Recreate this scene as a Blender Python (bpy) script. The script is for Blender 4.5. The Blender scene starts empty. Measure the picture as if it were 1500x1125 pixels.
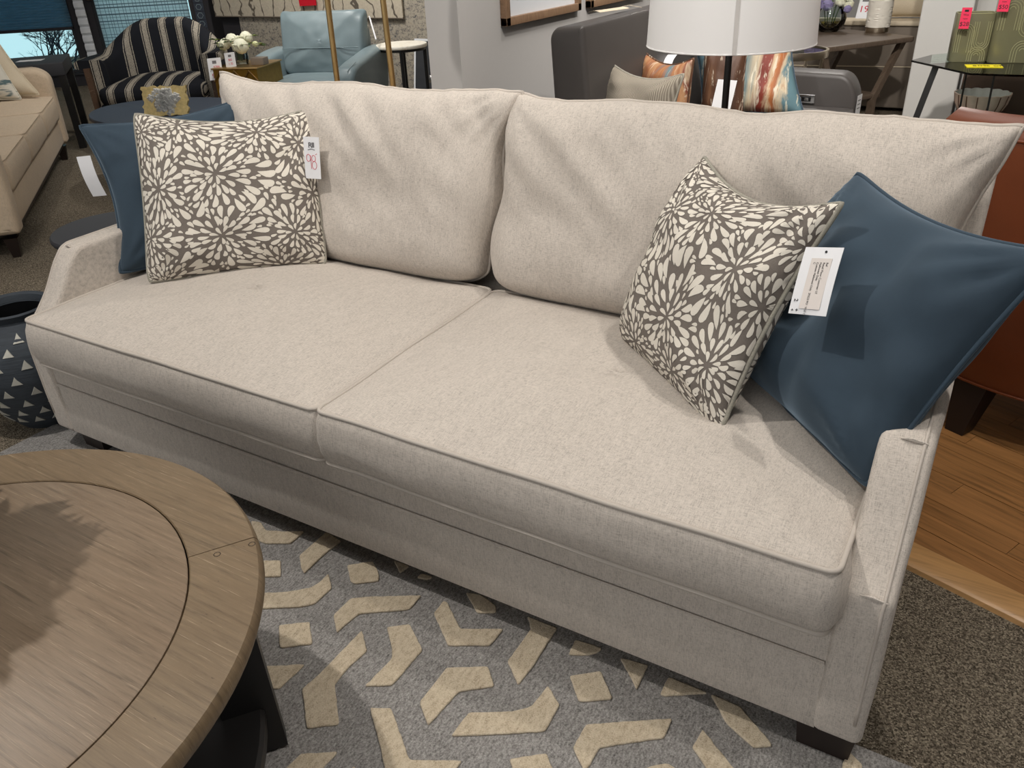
import bpy, bmesh, math, random
from mathutils import Vector, Matrix, noise
from mathutils.geometry import tessellate_polygon
random.seed(7)
D = bpy.data
COL = bpy.context.scene.collection
SC = bpy.context.scene
PI = math.pi

# ------------------------------------------------------------------ camera, light, exposure
FPX = 1188.1
CAMLOC = Vector((2.294, -1.060, 1.332))
CAMROT = Matrix.Rotation(0.5592, 3, 'Z') @ Matrix.Rotation(1.0599, 3, 'X') @ Matrix.Rotation(-0.0487, 3, 'Z')
cam_data = D.cameras.new('camera')
cam = D.objects.new('camera', cam_data)
COL.objects.link(cam)
cam.matrix_world = Matrix.Translation(CAMLOC) @ CAMROT.to_4x4()
cam_data.sensor_width = 36.0
cam_data.lens = FPX * 36.0 / 1500.0
cam_data.clip_start = 0.02
SC.camera = cam

SC.view_settings.view_transform = 'Standard'
SC.view_settings.look = 'None'
SC.view_settings.gamma = 1.0
SC.view_settings.use_curve_mapping = False
SC.view_settings.exposure = 0.0

world = D.worlds.new('world'); SC.world = world
world.use_nodes = True
world.node_tree.nodes['Background'].inputs[0].default_value = (0.93, 0.96, 1.0, 1)
world.node_tree.nodes['Background'].inputs[1].default_value = 0.55

def spot(name, loc, tgt, watts, size=0.05, angle=110, blend=0.6, col=(1, 0.95, 0.89)):
    l = D.lights.new(name, 'SPOT'); l.energy = watts; l.shadow_soft_size = size
    l.spot_size = math.radians(angle); l.spot_blend = blend; l.color = col
    o = D.objects.new(name, l); COL.objects.link(o); o.location = loc
    o.rotation_euler = (Vector(tgt) - Vector(loc)).to_track_quat('-Z', 'Y').to_euler()
    return o
def area(name, loc, w, h, watts, col=(1, 0.98, 0.95)):
    l = D.lights.new(name, 'AREA'); l.energy = watts; l.shape = 'RECTANGLE'; l.size = w; l.size_y = h; l.color = col
    o = D.objects.new(name, l); COL.objects.link(o); o.location = loc
    return o
spot('spot_light_sofa_front', (0.30, -0.55, 2.90), (0.9, 0.1, 0.4), 122, 0.03, 120)
spot('spot_light_sofa_back', (2.45, 0.85, 2.90), (1.8, 0.4, 0.5), 62, 0.035, 115)
spot('spot_light_armchair', (-1.7, 3.0, 2.90), (-2.2, 4.0, 0.5), 105, 0.05, 110)
spot('fill_spot_rug_wall', (-2.6, 3.6, 2.90), (-3.2, 5.5, 0.8), 190, 0.06, 110)  # extra spot added to brighten the hanging rugs on the back wall
spot('fill_spot_partition', (1.6, 1.0, 2.90), (0.3, 2.6, 0.9), 120, 0.05, 100)  # extra spot added to lighten the partition faces
spot('spot_light_far', (1.0, 7.0, 2.90), (1.2, 6.4, 0.0), 120, 0.1, 140)
spot('spot_light_barrel', (-2.6, 1.6, 2.90), (-3.0, 2.6, 0.5), 26, 0.05, 110)
spot('spot_light_loveseat', (1.3, 2.3, 2.90), (1.1, 3.2, 0.5), 40, 0.05, 115)
spot('fill_spot_column', (2.15, 1.9, 2.90), (2.1, 4.4, 0.5), 260, 0.05, 110)  # added brightening, placed and aimed to lift the shelf bowl and the column
spot('spot_light_wood_floor', (2.9, 0.2, 2.90), (2.6, 0.9, 0.0), 60, 0.04, 100)
area('fill_light_front', (1.2, -0.6, 2.93), 2.6, 1.6, 15)  # added soft fill over the sofa, not a fixture
area('fill_light_back', (0.5, 3.0, 2.93), 3.0, 2.0, 30)  # added soft fill for the rear of the showroom, not a fixture
fa = area('fill_light_behind_camera', (1.6, -3.2, 2.85), 2.4, 1.4, 34); fa.rotation_euler = (math.radians(42), 0, 0)  # unseen fill, tilted at the sofa to brighten its front faces
area('fill_light_left', (-2.8, 2.2, 2.93), 2.0, 1.6, 15)  # added soft fill for the left background, not a fixture

# ------------------------------------------------------------------ pixel helpers (authoring aid: measured pixel -> point on a real plane)
def ray(u, v): return CAMROT @ Vector(((u - 750) / FPX, -(v - 562.5) / FPX, -1.0))
def on(u, v, ax, val):
    d = ray(u, v); i = 'xyz'.index(ax); return CAMLOC + d * ((val - CAMLOC[i]) / d[i])

# ------------------------------------------------------------------ materials
MATS = {}
def srgb(c):
    return tuple((x / 255 / 12.92) if x / 255 <= 0.04045 else ((x / 255 + 0.055) / 1.055) ** 2.4 for x in c) + (1,)
class NT:
    def __init__(s, name):
        s.m = D.materials.new(name); s.m.use_nodes = True; s.t = s.m.node_tree
        s.b = s.t.nodes['Principled BSDF']; s.o = s.t.nodes['Material Output']
    def n(s, typ, ins=None, **kw):
        nd = s.t.nodes.new(typ)
        for k, v in kw.items(): setattr(nd, k, v)
        if ins:
            for k, v in ins.items(): s.put(nd.inputs[k], v)
        return nd
    def put(s, sock, v):
        if isinstance(v, bpy.types.NodeSocket): s.t.links.new(v, sock)
        else: sock.default_value = v
    def math(s, op, a, b=0.0, c=0.0, clamp=False):
        nd = s.n('ShaderNodeMath', {0: a, 1: b, 2: c}, operation=op); nd.use_clamp = clamp
        return nd.outputs[0]
    def mix(s, f, a, b, typ='MIX'):
        nd = s.n('ShaderNodeMix', data_type='RGBA', blend_type=typ)
        s.put(nd.inputs[0], f); s.put(nd.inputs[6], a); s.put(nd.inputs[7], b)
        return nd.outputs[2]
    def ramp(s, f, stops):
        nd = s.n('ShaderNodeValToRGB', {0: f}); cr = nd.color_ramp
        while len(cr.elements) < len(stops): cr.elements.new(0.5)
        for e, (p, c) in zip(cr.elements, stops): e.position = p; e.color = c
        return nd.outputs[0]
    def coord(s, scale=(1, 1, 1), kind='Object', rot=(0, 0, 0), loc=(0, 0, 0)):
        tc = s.n('ShaderNodeTexCoord')
        mp = s.n('ShaderNodeMapping', {0: tc.outputs[kind], 'Scale': scale, 'Rotation': rot, 'Location': loc})
        return mp.outputs[0]
    def noise(s, vec, scale, detail=3.0, rough=0.6, dist=0.0):
        return s.n('ShaderNodeTexNoise', {'Vector': vec, 'Scale': scale, 'Detail': detail, 'Roughness': rough, 'Distortion': dist}).outputs[0]
    def bump(s, h, strength=0.3, dist=0.002, normal=None):
        nd = s.n('ShaderNodeBump', {'Height': h, 'Strength': strength, 'Distance': dist})
        if normal is not None: s.put(nd.inputs['Normal'], normal)
        s.put(s.b.inputs['Normal'], nd.outputs[0]); return nd.outputs[0]
    def base(s, c, rough=0.8, metal=0.0, spec=0.5):
        s.put(s.b.inputs['Base Color'], c); s.put(s.b.inputs['Roughness'], rough)
        s.put(s.b.inputs['Metallic'], metal); s.put(s.b.inputs['Specular IOR Level'], spec)
    def done(s, key): MATS[key] = s.m; return s.m

def plain(key, rgb, rough=0.6, metal=0.0, spec=0.5, nz=30.0, amt=0.12, bmp=0.0, sheen=0.0, coat=0.0):
    t = NT(key); v = t.coord(); n = t.noise(v, nz, 4)
    c = srgb(rgb); dk = tuple(x * (1 - amt) for x in c[:3]) + (1,); lt = tuple(min(1, x * (1 + amt)) for x in c[:3]) + (1,)
    t.base(t.mix(n, dk, lt), rough, metal, spec)
    if bmp: t.bump(n, bmp, 0.003)
    if sheen: t.put(t.b.inputs['Sheen Weight'], sheen)
    if coat: t.put(t.b.inputs['Coat Weight'], coat)
    return t.done(key)

def linen(key, rgb, weave=760.0, contrast=1.0):
    t = NT(key)
    def thread(sc): return t.noise(t.coord(sc), 1.0, 2, 0.6)
    fx = thread((weave, weave * 0.12, weave * 0.12)); fy = thread((weave * 0.12, weave, weave)); fz = t.noise(t.coord(), weave * 1.3, 2, 0.7)
    a = t.math('ADD', t.math('ADD', fx, fy), t.math('MULTIPLY', fz, 0.7))
    slub = t.noise(t.coord((60, 14, 14)), 1.0, 3, 0.7)
    a = t.math('MULTIPLY', t.math('ADD', a, t.math('MULTIPLY', slub, 0.35)), 1 / 3.05)
    c = srgb(rgb); k = 0.22 * contrast
    dk = tuple(x * (1 - k * 1.7) for x in c[:3]) + (1,); lt = tuple(min(1, x * (1 + k * 0.8)) for x in c[:3]) + (1,)
    t.base(t.ramp(a, [(0.38, dk), (0.50, c), (0.62, lt)]), 0.92, 0, 0.2); t.put(t.b.inputs['Sheen Weight'], 0.12)
    t.bump(a, 0.35, 0.0010)
    return t.done(key)
linen('linen', (194, 185, 175))
linen('linen_warm', (203, 184, 160), 500, 0.6)
linen('linen_gray', (150, 146, 134), 300, 0.6)

def velvet(key, rgb, sheen=0.5):
    t = NT(key); v = t.coord(); n = t.noise(v, 14, 5, 0.6); f = t.noise(v, 900, 2)
    c = srgb(rgb); dk = tuple(x * 0.8 for x in c[:3]) + (1,); lt = tuple(x * 1.2 for x in c[:3]) + (1,)
    t.base(t.mix(n, dk, lt), 0.85, 0, 0.25)
    t.put(t.b.inputs['Sheen Weight'], sheen); t.put(t.b.inputs['Sheen Tint'], (0.45, 0.6, 0.75, 1)); t.put(t.b.inputs['Sheen Roughness'], 0.4)
    t.bump(f, 0.15, 0.0008); return t.done(key)
velvet('blue_velvet', (52, 66, 78))

def leather(key, rgb, rough=0.42):
    t = NT(key); v = t.coord(); n = t.noise(v, 6, 4); vo = t.n('ShaderNodeTexVoronoi', {'Vector': v, 'Scale': 260.0}).outputs[0]
    c = srgb(rgb); dk = tuple(x * 0.82 for x in c[:3]) + (1,); lt = tuple(min(1, x * 1.15) for x in c[:3]) + (1,)
    t.base(t.mix(n, dk, lt), rough, 0, 0.45); t.bump(vo, 0.12, 0.001); return t.done(key)
leather('gray_leather', (72, 68, 66), 0.45)
leather('blue_leather', (118, 134, 139), 0.38)
leather('brown_leather', (112, 58, 32), 0.33)

def jacquard():
    for key, c in (('petal_fabric', (116, 108, 101)), ('petal_cream_fabric', (222, 215, 202))):
        t = NT(key); f = t.noise(t.coord((600, 600, 600)), 1, 2); g = t.noise(t.coord(), 40, 3)
        c = srgb(c); k = 0.65 if key == 'petal_fabric' else 0.86
        t.base(t.mix(t.math('ADD', t.math('MULTIPLY', f, 0.7), t.math('MULTIPLY', g, 0.3)), tuple(x * k for x in c[:3]) + (1,), tuple(min(1, x * (2 - k)) for x in c[:3]) + (1,)), 0.85, 0, 0.25); t.bump(f, 0.4, 0.0012); t.done(key)
jacquard()

def tabletop(key, ang, rgb=(140, 122, 102), sc=1.0):
    t = NT(key)
    v = t.coord((7 * sc, 150 * sc, 20), rot=(0, 0, ang)); v2 = t.coord((4, 16, 4), rot=(0, 0, ang)); v3 = t.coord((9, 420, 20), rot=(0, 0, ang))
    g = t.noise(v, 1, 5, 0.7, 0.3); b = t.noise(v2, 1, 4, 0.6, 0.8); fl = t.noise(v3, 1, 4, 0.75)
    c = srgb(rgb)
    col = t.ramp(g, [(0.30, tuple(x * 0.42 for x in c[:3]) + (1,)), (0.46, tuple(x * 0.85 for x in c[:3]) + (1,)), (0.60, c), (0.74, tuple(x * 1.35 for x in c[:3]) + (1,))])
    col = t.mix(t.math('MULTIPLY', b, 0.75), col, tuple(x * y for x, y in zip(c[:3], (0.62, 0.54, 0.45))) + (1,))
    lime = t.math('MULTIPLY', t.math('SUBTRACT', fl, 0.60), 9.0, clamp=True)
    col = t.mix(t.math('MULTIPLY', lime, 0.42), col, srgb((205, 185, 155)))
    pit = t.math('MULTIPLY', t.math('SUBTRACT', t.noise(t.coord((90, 320, 90), rot=(0, 0, ang)), 1, 2), 0.73), 16.0, clamp=True)
    col = t.mix(t.math('MULTIPLY', pit, 0.7), col, srgb((60, 46, 34)))
    t.base(col, 0.46, 0, 0.45); t.bump(t.math('ADD', g, t.math('MULTIPLY', fl, 0.5)), 0.25, 0.0012); return t.done(key)
tabletop('table_wood_center', math.radians(-22))
tabletop('table_wood_rim', math.radians(-22), (130, 112, 88))
tabletop('table_wood_rim_b', math.radians(-62), (130, 112, 88))
tabletop('table_wood_rim_c', math.radians(30), (130, 112, 88))
tabletop('dark_brown_wood', 0.3, (104, 90, 78))
tabletop('chair_wood', 0.0, (84, 62, 46))
tabletop('frame_wood', 0.0, (158, 128, 102))

def plank_mat(key, rgb):
    t = NT(key)
    v = t.coord((1.6, 34, 10)); g = t.noise(v, 1, 5, 0.65, 0.6); f = t.noise(t.coord((5, 240, 20)), 1, 3)
    oi = t.n('ShaderNodeObjectInfo').outputs['Random']
    v2 = t.n('ShaderNodeVectorMath', {0: t.coord((2.6, 42, 10)), 1: t.n('ShaderNodeCombineXYZ', {0: t.math('MULTIPLY', oi, 40.0), 1: t.math('MULTIPLY', oi, 17.0)}).outputs[0]}, operation='ADD').outputs[0]
    h = t.noise(v2, 1, 5, 0.6, 1.4)
    c = srgb(rgb)
    col = t.ramp(h, [(0.34, tuple(x * 0.38 for x in c[:3]) + (1,)), (0.46, tuple(x * 0.78 for x in c[:3]) + (1,)), (0.6, c), (0.75, tuple(min(1, x * 1.45) for x in c[:3]) + (1,))])
    col = t.mix(t.math('MULTIPLY', f, 0.45), col, tuple(x * 0.55 for x in c[:3]) + (1,))
    col = t.mix(t.math('MULTIPLY', oi, 0.35), col, tuple(min(1, x * 1.3) for x in c[:3]) + (1,))
    t.base(col, 0.34, 0, 0.5); t.bump(f, 0.1, 0.0006); return t.done(key)
plank_mat('floor_plank', (160, 114, 68))
plank_mat('threshold_wood', (192, 148, 96))

def carpet():
    t = NT('carpet')
    v = t.coord()
    a = t.noise(v, 340, 3, 0.75); b = t.n('ShaderNodeTexVoronoi', {'Vector': v, 'Scale': 330.0}).outputs['Color']
    bb = t.n('ShaderNodeSeparateColor', {0: b}).outputs[0]; big = t.noise(v, 3, 3)
    s = t.math('ADD', t.math('MULTIPLY', a, 0.6), t.math('MULTIPLY', bb, 0.4))
    col = t.ramp(s, [(0.28, srgb((52, 47, 40))), (0.44, srgb((106, 97, 84))), (0.58, srgb((140, 129, 113))), (0.76, srgb((192, 180, 158)))])
    col = t.mix(t.math('MULTIPLY', big, 0.25), col, srgb((92, 82, 68)))
    t.base(col, 0.95, 0, 0.1); t.bump(s, 0.9, 0.006); t.done('carpet')
carpet()
def rugbase():
    t = NT('rug_gray')
    v = t.coord((230, 90, 100), rot=(0, 0, 0.35)); a = t.noise(v, 1, 3, 0.7); b = t.noise(t.coord(), 260, 3, 0.7)
    s = t.math('MULTIPLY', t.math('ADD', a, b), 0.5)
    col = t.ramp(s, [(0.32, srgb((84, 82, 80))), (0.48, srgb((140, 137, 134))), (0.66, srgb((182, 179, 175)))])
    t.base(col, 0.95, 0, 0.15); t.bump(s, 0.7, 0.004); t.done('rug_gray')
    t = NT('rug_beige')
    a = t.noise(t.coord((120, 60, 60), rot=(0, 0, 0.8)), 1, 4, 0.7); b = t.noise(t.coord(), 330, 3, 0.7); g = t.noise(t.coord(), 9, 3)
    s = t.math('MULTIPLY', t.math('ADD', a, b), 0.5)
    col = t.ramp(s, [(0.32, srgb((150, 132, 108))), (0.5, srgb((208, 193, 168))), (0.68, srgb((232, 220, 198)))])
    col = t.mix(t.math('MULTIPLY', g, 0.3), col, srgb((180, 160, 132)))
    t.base(col, 0.93, 0, 0.15); t.put(t.b.inputs['Sheen Weight'], 0.25); t.bump(s, 0.8, 0.005); t.done('rug_beige')
rugbase()

def stripes():
    t = NT('stripe_fabric')
    sp = t.n('ShaderNodeSeparateXYZ', {0: t.coord()}).outputs
    x = t.math('ADD', sp[0], t.math('MULTIPLY', t.noise(t.coord(), 60, 2), 0.004))
    f = t.math('FRACT', t.math('ADD', t.math('MULTIPLY', x, 1 / 0.118), 0.5))
    band = t.math('MULTIPLY', t.math('LESS_THAN', t.math('ABSOLUTE', t.math('SUBTRACT', f, 0.5)), 0.13), 1.0)
    l1 = t.math('LESS_THAN', t.math('ABSOLUTE', t.math('SUBTRACT', t.math('ABSOLUTE', t.math('SUBTRACT', f, 0.5)), 0.20)), 0.022)
    m = t.math('MAXIMUM', band, l1)
    sp2 = t.noise(t.coord((260, 260, 260)), 1, 2, 0.7)
    m = t.math('MULTIPLY', m, t.math('ADD', 0.35, t.math('MULTIPLY', t.math('SUBTRACT', sp2, 0.4), 4.0, clamp=True)), clamp=True)
    t.base(t.mix(m, srgb((24, 26, 31)), srgb((156, 149, 136))), 0.92, 0, 0.15); t.bump(sp2, 0.5, 0.002); t.done('stripe_fabric')
stripes()

def marbled(key, cols, rot, sc=1.0):
    t = NT(key)
    v = t.coord((6 * sc, 0.8 * sc, 1), rot=(0, 0, rot)); h = t.noise(v, 1.2, 5, 0.6, 0.5)
    st = [(p, srgb(c)) for p, c in cols]
    nd = t.ramp(h, st)
    w = t.noise(t.coord((34 * sc, 5 * sc, 1), rot=(0, 0, rot)), 1, 4, 0.7, 1.2)
    wm = t.math('MULTIPLY', t.math('SUBTRACT', w, 0.58), 12.0, clamp=True)
    t.base(t.mix(t.math('MULTIPLY', wm, 0.7), nd, srgb((222, 210, 190))), 0.55, 0, 0.4); t.done(key)
MC = [(0.36, (84, 112, 122)), (0.44, (112, 138, 142)), (0.48, (190, 178, 158)), (0.515, (104, 44, 34)), (0.56, (160, 100, 62)), (0.60, (188, 168, 138)), (0.64, (152, 94, 60)), (0.70, (84, 112, 122))]
marbled('marbled_fabric', MC, 0.12)
marbled('marbled_fabric_b', [(0.36, (84, 116, 124)), (0.44, (150, 96, 62)), (0.5, (170, 130, 94)), (0.55, (110, 48, 36)), (0.60, (180, 158, 132)), (0.68, (134, 82, 54))], 0.5, 1.2)
marbled('marbled_brown', [(0.3, (52, 36, 28)), (0.5, (84, 56, 40)), (0.6, (112, 80, 56)), (0.7, (66, 46, 36))], 0.9, 1.0)
def marbled2():
    t = NT('marbled_fabric'); sp = t.n('ShaderNodeSeparateXYZ', {0: t.coord()}).outputs
    nz = t.noise(t.coord((9, 2.6, 1)), 1, 5, 0.62, 0.8); f = t.math('ADD', t.math('MULTIPLY', sp[0], 2.9), t.math('ADD', 0.30, t.math('MULTIPLY', t.math('SUBTRACT', nz, 0.5), 0.55)))
    st = [(0.0, (74, 98, 108)), (0.14, (104, 132, 136)), (0.24, (186, 176, 152)), (0.30, (90, 112, 116)), (0.42, (176, 160, 134)), (0.50, (104, 40, 30)), (0.60, (120, 50, 36)), (0.66, (184, 164, 134)), (0.72, (158, 96, 54)), (0.82, (140, 84, 50)), (0.88, (180, 164, 138)), (0.95, (84, 112, 120))]
    w = t.noise(t.coord((40, 6, 1)), 1, 4, 0.7, 1.0); wm = t.math('MULTIPLY', t.math('SUBTRACT', w, 0.57), 14.0, clamp=True)
    t.base(t.mix(t.math('MULTIPLY', wm, 0.7), t.ramp(f, [(p, srgb(c)) for p, c in st]), srgb((204, 196, 176))), 0.6, 0, 0.3); t.done('marbled_fabric')
marbled2()
def leafprint():
    t = NT('leaf_print'); v = t.coord((3, 16, 4), rot=(0, 0, 0.9)); n = t.noise(v, 1, 3, 0.6, 1.0)
    m = t.math('MULTIPLY', t.math('SUBTRACT', n, 0.57), 14.0, clamp=True)
    t.base(t.mix(m, srgb((216, 212, 200)), srgb((96, 116, 120))), 0.85, 0, 0.2); t.done('leaf_print')
leafprint()
def ribbed():
    t = NT('rib_fabric'); w = t.n('ShaderNodeTexWave', {'Vector': t.coord(), 'Scale': 42.0, 'Distortion': 0.6, 'Detail': 1.0}, bands_direction='X').outputs[1]
    t.base(t.mix(w, srgb((118, 110, 98)), srgb((166, 158, 144))), 0.9, 0, 0.2); t.bump(w, 0.6, 0.004); t.done('rib_fabric')
ribbed()
def wallrugs():
    t = NT('twig_rug')
    v = t.coord((1, 1, 1)); nz = t.noise(v, 2.6, 3, 0.6); sp = t.n('ShaderNodeSeparateXYZ', {0: v}).outputs
    x = t.math('ADD', t.math('MULTIPLY', sp[0], 7.0), t.math('MULTIPLY', nz, 2.6))
    f = t.math('ABSOLUTE', t.math('SUBTRACT', t.math('FRACT', x), 0.5))
    jag = t.noise(t.coord((30, 30, 30)), 1, 3)
    m = t.math('MULTIPLY', t.math('SUBTRACT', t.math('ADD', 0.075, t.math('MULTIPLY', t.math('SUBTRACT', jag, 0.5), 0.12)), f), 30.0, clamp=True)
    s = t.noise(v, 60, 3)
    t.base(t.mix(t.math('MULTIPLY', m, 0.85), t.mix(s, srgb((184, 174, 156)), srgb((222, 212, 192))), srgb((74, 66, 60))), 0.95, 0, 0.1)
    t.bump(s, 0.6, 0.01); t.done('twig_rug')
    t = NT('faded_rug')
    v = t.coord((16, 1, 26)); a = t.noise(v, 1, 5, 0.8, 0.4); b = t.noise(t.coord((50, 50, 60)), 1, 3, 0.8)
    s = t.math('MULTIPLY', t.math('ADD', a, b), 0.5)
    t.base(t.ramp(s, [(0.38, srgb((84, 86, 92))), (0.46, srgb((150, 144, 134))), (0.55, srgb((186, 178, 162))), (0.66, srgb((146, 130, 114)))]), 0.95, 0, 0.1)
    t.done('faded_rug')
wallrugs()
def marble_top():
    t = NT('marble_top'); n = t.noise(t.coord(), 18, 5, 0.7, 1.0)
    t.base(t.ramp(n, [(0.3, srgb((214, 206, 186))), (0.5, srgb((238, 234, 222)))]), 0.4); t.done('marble_top')
marble_top()
def glass(key, rgb, rough=0.02, ior=1.45):
    # thin clear pane: tinted straight-through light plus fresnel reflection
    t = NT(key); tr = t.n('ShaderNodeBsdfTransparent', {0: srgb(rgb)}); gl = t.n('ShaderNodeBsdfGlossy', {'Color': (1, 1, 1, 1), 'Roughness': rough}); fr = t.n('ShaderNodeFresnel', {'IOR': ior})
    mx = t.n('ShaderNodeMixShader', {0: fr.outputs[0], 1: tr.outputs[0], 2: gl.outputs[0]}); t.t.links.new(mx.outputs[0], t.o.inputs[0]); t.done(key)
glass('glass_green', (222, 236, 230)); glass('glass_clear', (240, 244, 244)); glass('water', (214, 206, 160), 0.05, 1.33)
def emit(key, rgb, s):
    t = NT(key); t.base(srgb(rgb), 0.8); t.put(t.b.inputs['Emission Color'], srgb(rgb)); t.put(t.b.inputs['Emission Strength'], s); t.done(key)
emit('daylight', (190, 228, 236), 1.3)
def translucent(t, col, f):
    tr = t.n('ShaderNodeBsdfTranslucent', {0: col}); mx = t.n('ShaderNodeMixShader', {0: f, 1: t.b.outputs[0], 2: tr.outputs[0]}); t.t.links.new(mx.outputs[0], t.o.inputs[0])
def blind():
    t = NT('cellular_blind'); n = t.noise(t.coord((8, 8, 300)), 1, 2); c = t.mix(n, srgb((110, 146, 168)), srgb((176, 204, 220)))
    t.base(c, 0.9); translucent(t, c, 0.8); t.done('cellular_blind')
    t = NT('woven_shade')          # open weave: daylight comes through the gaps between threads
    a = t.n('ShaderNodeTexBrick', {'Vector': t.coord((1, 1, 1), kind='Generated', rot=(0, 0, 0)), 'Scale': 22.0, 'Mortar Size': 0.03, 'Row Height': 0.3, 'Brick Width': 0.35})
    n = t.noise(t.coord(kind='Generated', scale=(30, 30, 120)), 1, 3)
    t.base(t.mix(n, srgb((176, 186, 188)), srgb((214, 222, 222))), 0.9)
    t.put(t.b.inputs['Alpha'], t.math('ADD', 0.30, t.math('MULTIPLY', t.noise(t.coord(kind='Generated', scale=(60, 60, 4)), 1, 2), 0.3)))
    translucent(t, (0.85, 0.92, 0.95, 1), 0.75)
    t.done('woven_shade')
blind()
def pot_mat():
    t = NT('pot_black'); n = t.noise(t.coord((20, 20, 160)), 1, 3)
    t.base(t.mix(n, srgb((34, 38, 44)), srgb((62, 70, 78))), 0.75); t.bump(n, 0.5, 0.003); t.done('pot_black')
pot_mat()
plain('inlay_gray', (182, 180, 170), 0.7, bmp=0.2)
plain('pot_inside', (18, 20, 24), 0.9)
plain('black_wood', (24, 22, 22), 0.45, bmp=0.1)
plain('black_metal', (18, 17, 17), 0.4)
plain('espresso_wood', (36, 26, 22), 0.4)
plain('navy_lacquer', (44, 52, 66), 0.6, amt=0.05)
plain('charcoal_top', (48, 48, 52), 0.65, amt=0.05)
plain('paper_white', (226, 226, 228), 0.7, amt=0.02)
plain('label_paper', (214, 206, 200), 0.7, amt=0.02)
plain('ink_black', (20, 20, 24), 0.7); plain('ink_red', (196, 26, 60), 0.7); plain('tag_red', (226, 44, 84), 0.6, amt=0.04); plain('paper_yellow', (244, 226, 40), 0.6, amt=0.04)
plain('ink_gray', (110, 108, 110), 0.7)
plain('sign_red', (205, 24, 44), 0.5, amt=0.05)
plain('brass', (196, 164, 112), 0.35, metal=1.0, amt=0.1)
plain('gold_leaf', (200, 178, 122), 0.5, metal=0.35, nz=60, amt=0.45, bmp=0.5)
plain('silver_leaf', (205, 205, 203), 0.4, metal=0.3, nz=120, amt=0.4, bmp=0.8)
plain('champagne_metal', (196, 184, 164), 0.3, metal=1.0)
plain('gold_chevron', (150, 118, 50), 0.4, metal=0.8, amt=0.3, bmp=0.2)
plain('wall_gray', (192, 189, 186), 0.85, amt=0.02); plain('wall_white', (206, 204, 200), 0.85, amt=0.02)
plain('wall_dark', (40, 38, 42), 0.8, amt=0.05); plain('ceiling_paint', (190, 186, 180), 0.9, amt=0.02)
plain('shade_white', (232, 230, 228), 0.9, amt=0.015, nz=400)
plain('seam_tape', (196, 192, 188), 0.8); plain('mat_white', (225, 228, 232), 0.6, amt=0.02); plain('art_gray', (196, 204, 214), 0.5, nz=4, amt=0.15)
plain('olive_ceramic', (108, 105, 80), 0.28, amt=0.10, nz=6, coat=0.3); plain('olive_light', (150, 148, 112), 0.3, coat=0.3)
plain('ceramic_white', (218, 212, 200), 0.45, bmp=0.1); plain('bowl_pink', (236, 206, 190), 0.6, nz=50, amt=0.1); plain('bowl_inside', (214, 214, 208), 0.4); plain('bowl_rib', (120, 78, 58), 0.6)
plain('taupe_fabric', (122, 112, 101), 0.9, nz=200); plain('brown_panel', (84, 66, 54), 0.6, nz=3, amt=0.25); plain('cream_fabric', (206, 192, 168), 0.9, nz=200)
plain('petal_white', (236, 236, 212), 0.7, nz=60, amt=0.08); plain('petal_cream', (214, 216, 168), 0.7); plain('petal_lilac', (140, 132, 172), 0.7, nz=60, amt=0.2)
plain('leaf_green', (62, 86, 44), 0.6, nz=40, amt=0.3); plain('leaf_lime', (126, 146, 78), 0.6); plain('pebble', (84, 72, 40), 0.4, nz=90, amt=0.6)
plain('concrete', (120, 116, 112), 0.8, nz=40); plain('steel', (190, 190, 190), 0.25, metal=1.0); plain('panel_black', (12, 12, 14), 0.3)
plain('bark', (96, 112, 130), 0.9); plain('window_frame_dark', (34, 34, 38), 0.6); plain('thread_blue', (96, 112, 122), 0.9); plain('shade_trim', (96, 84, 70), 0.8)
plain('stitch', (166, 152, 134), 0.9); plain('piping_linen', (188, 179, 169), 0.9, nz=500, amt=0.1)
plain('picture_dark', (52, 54, 58), 0.5, nz=14, amt=0.3)

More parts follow.
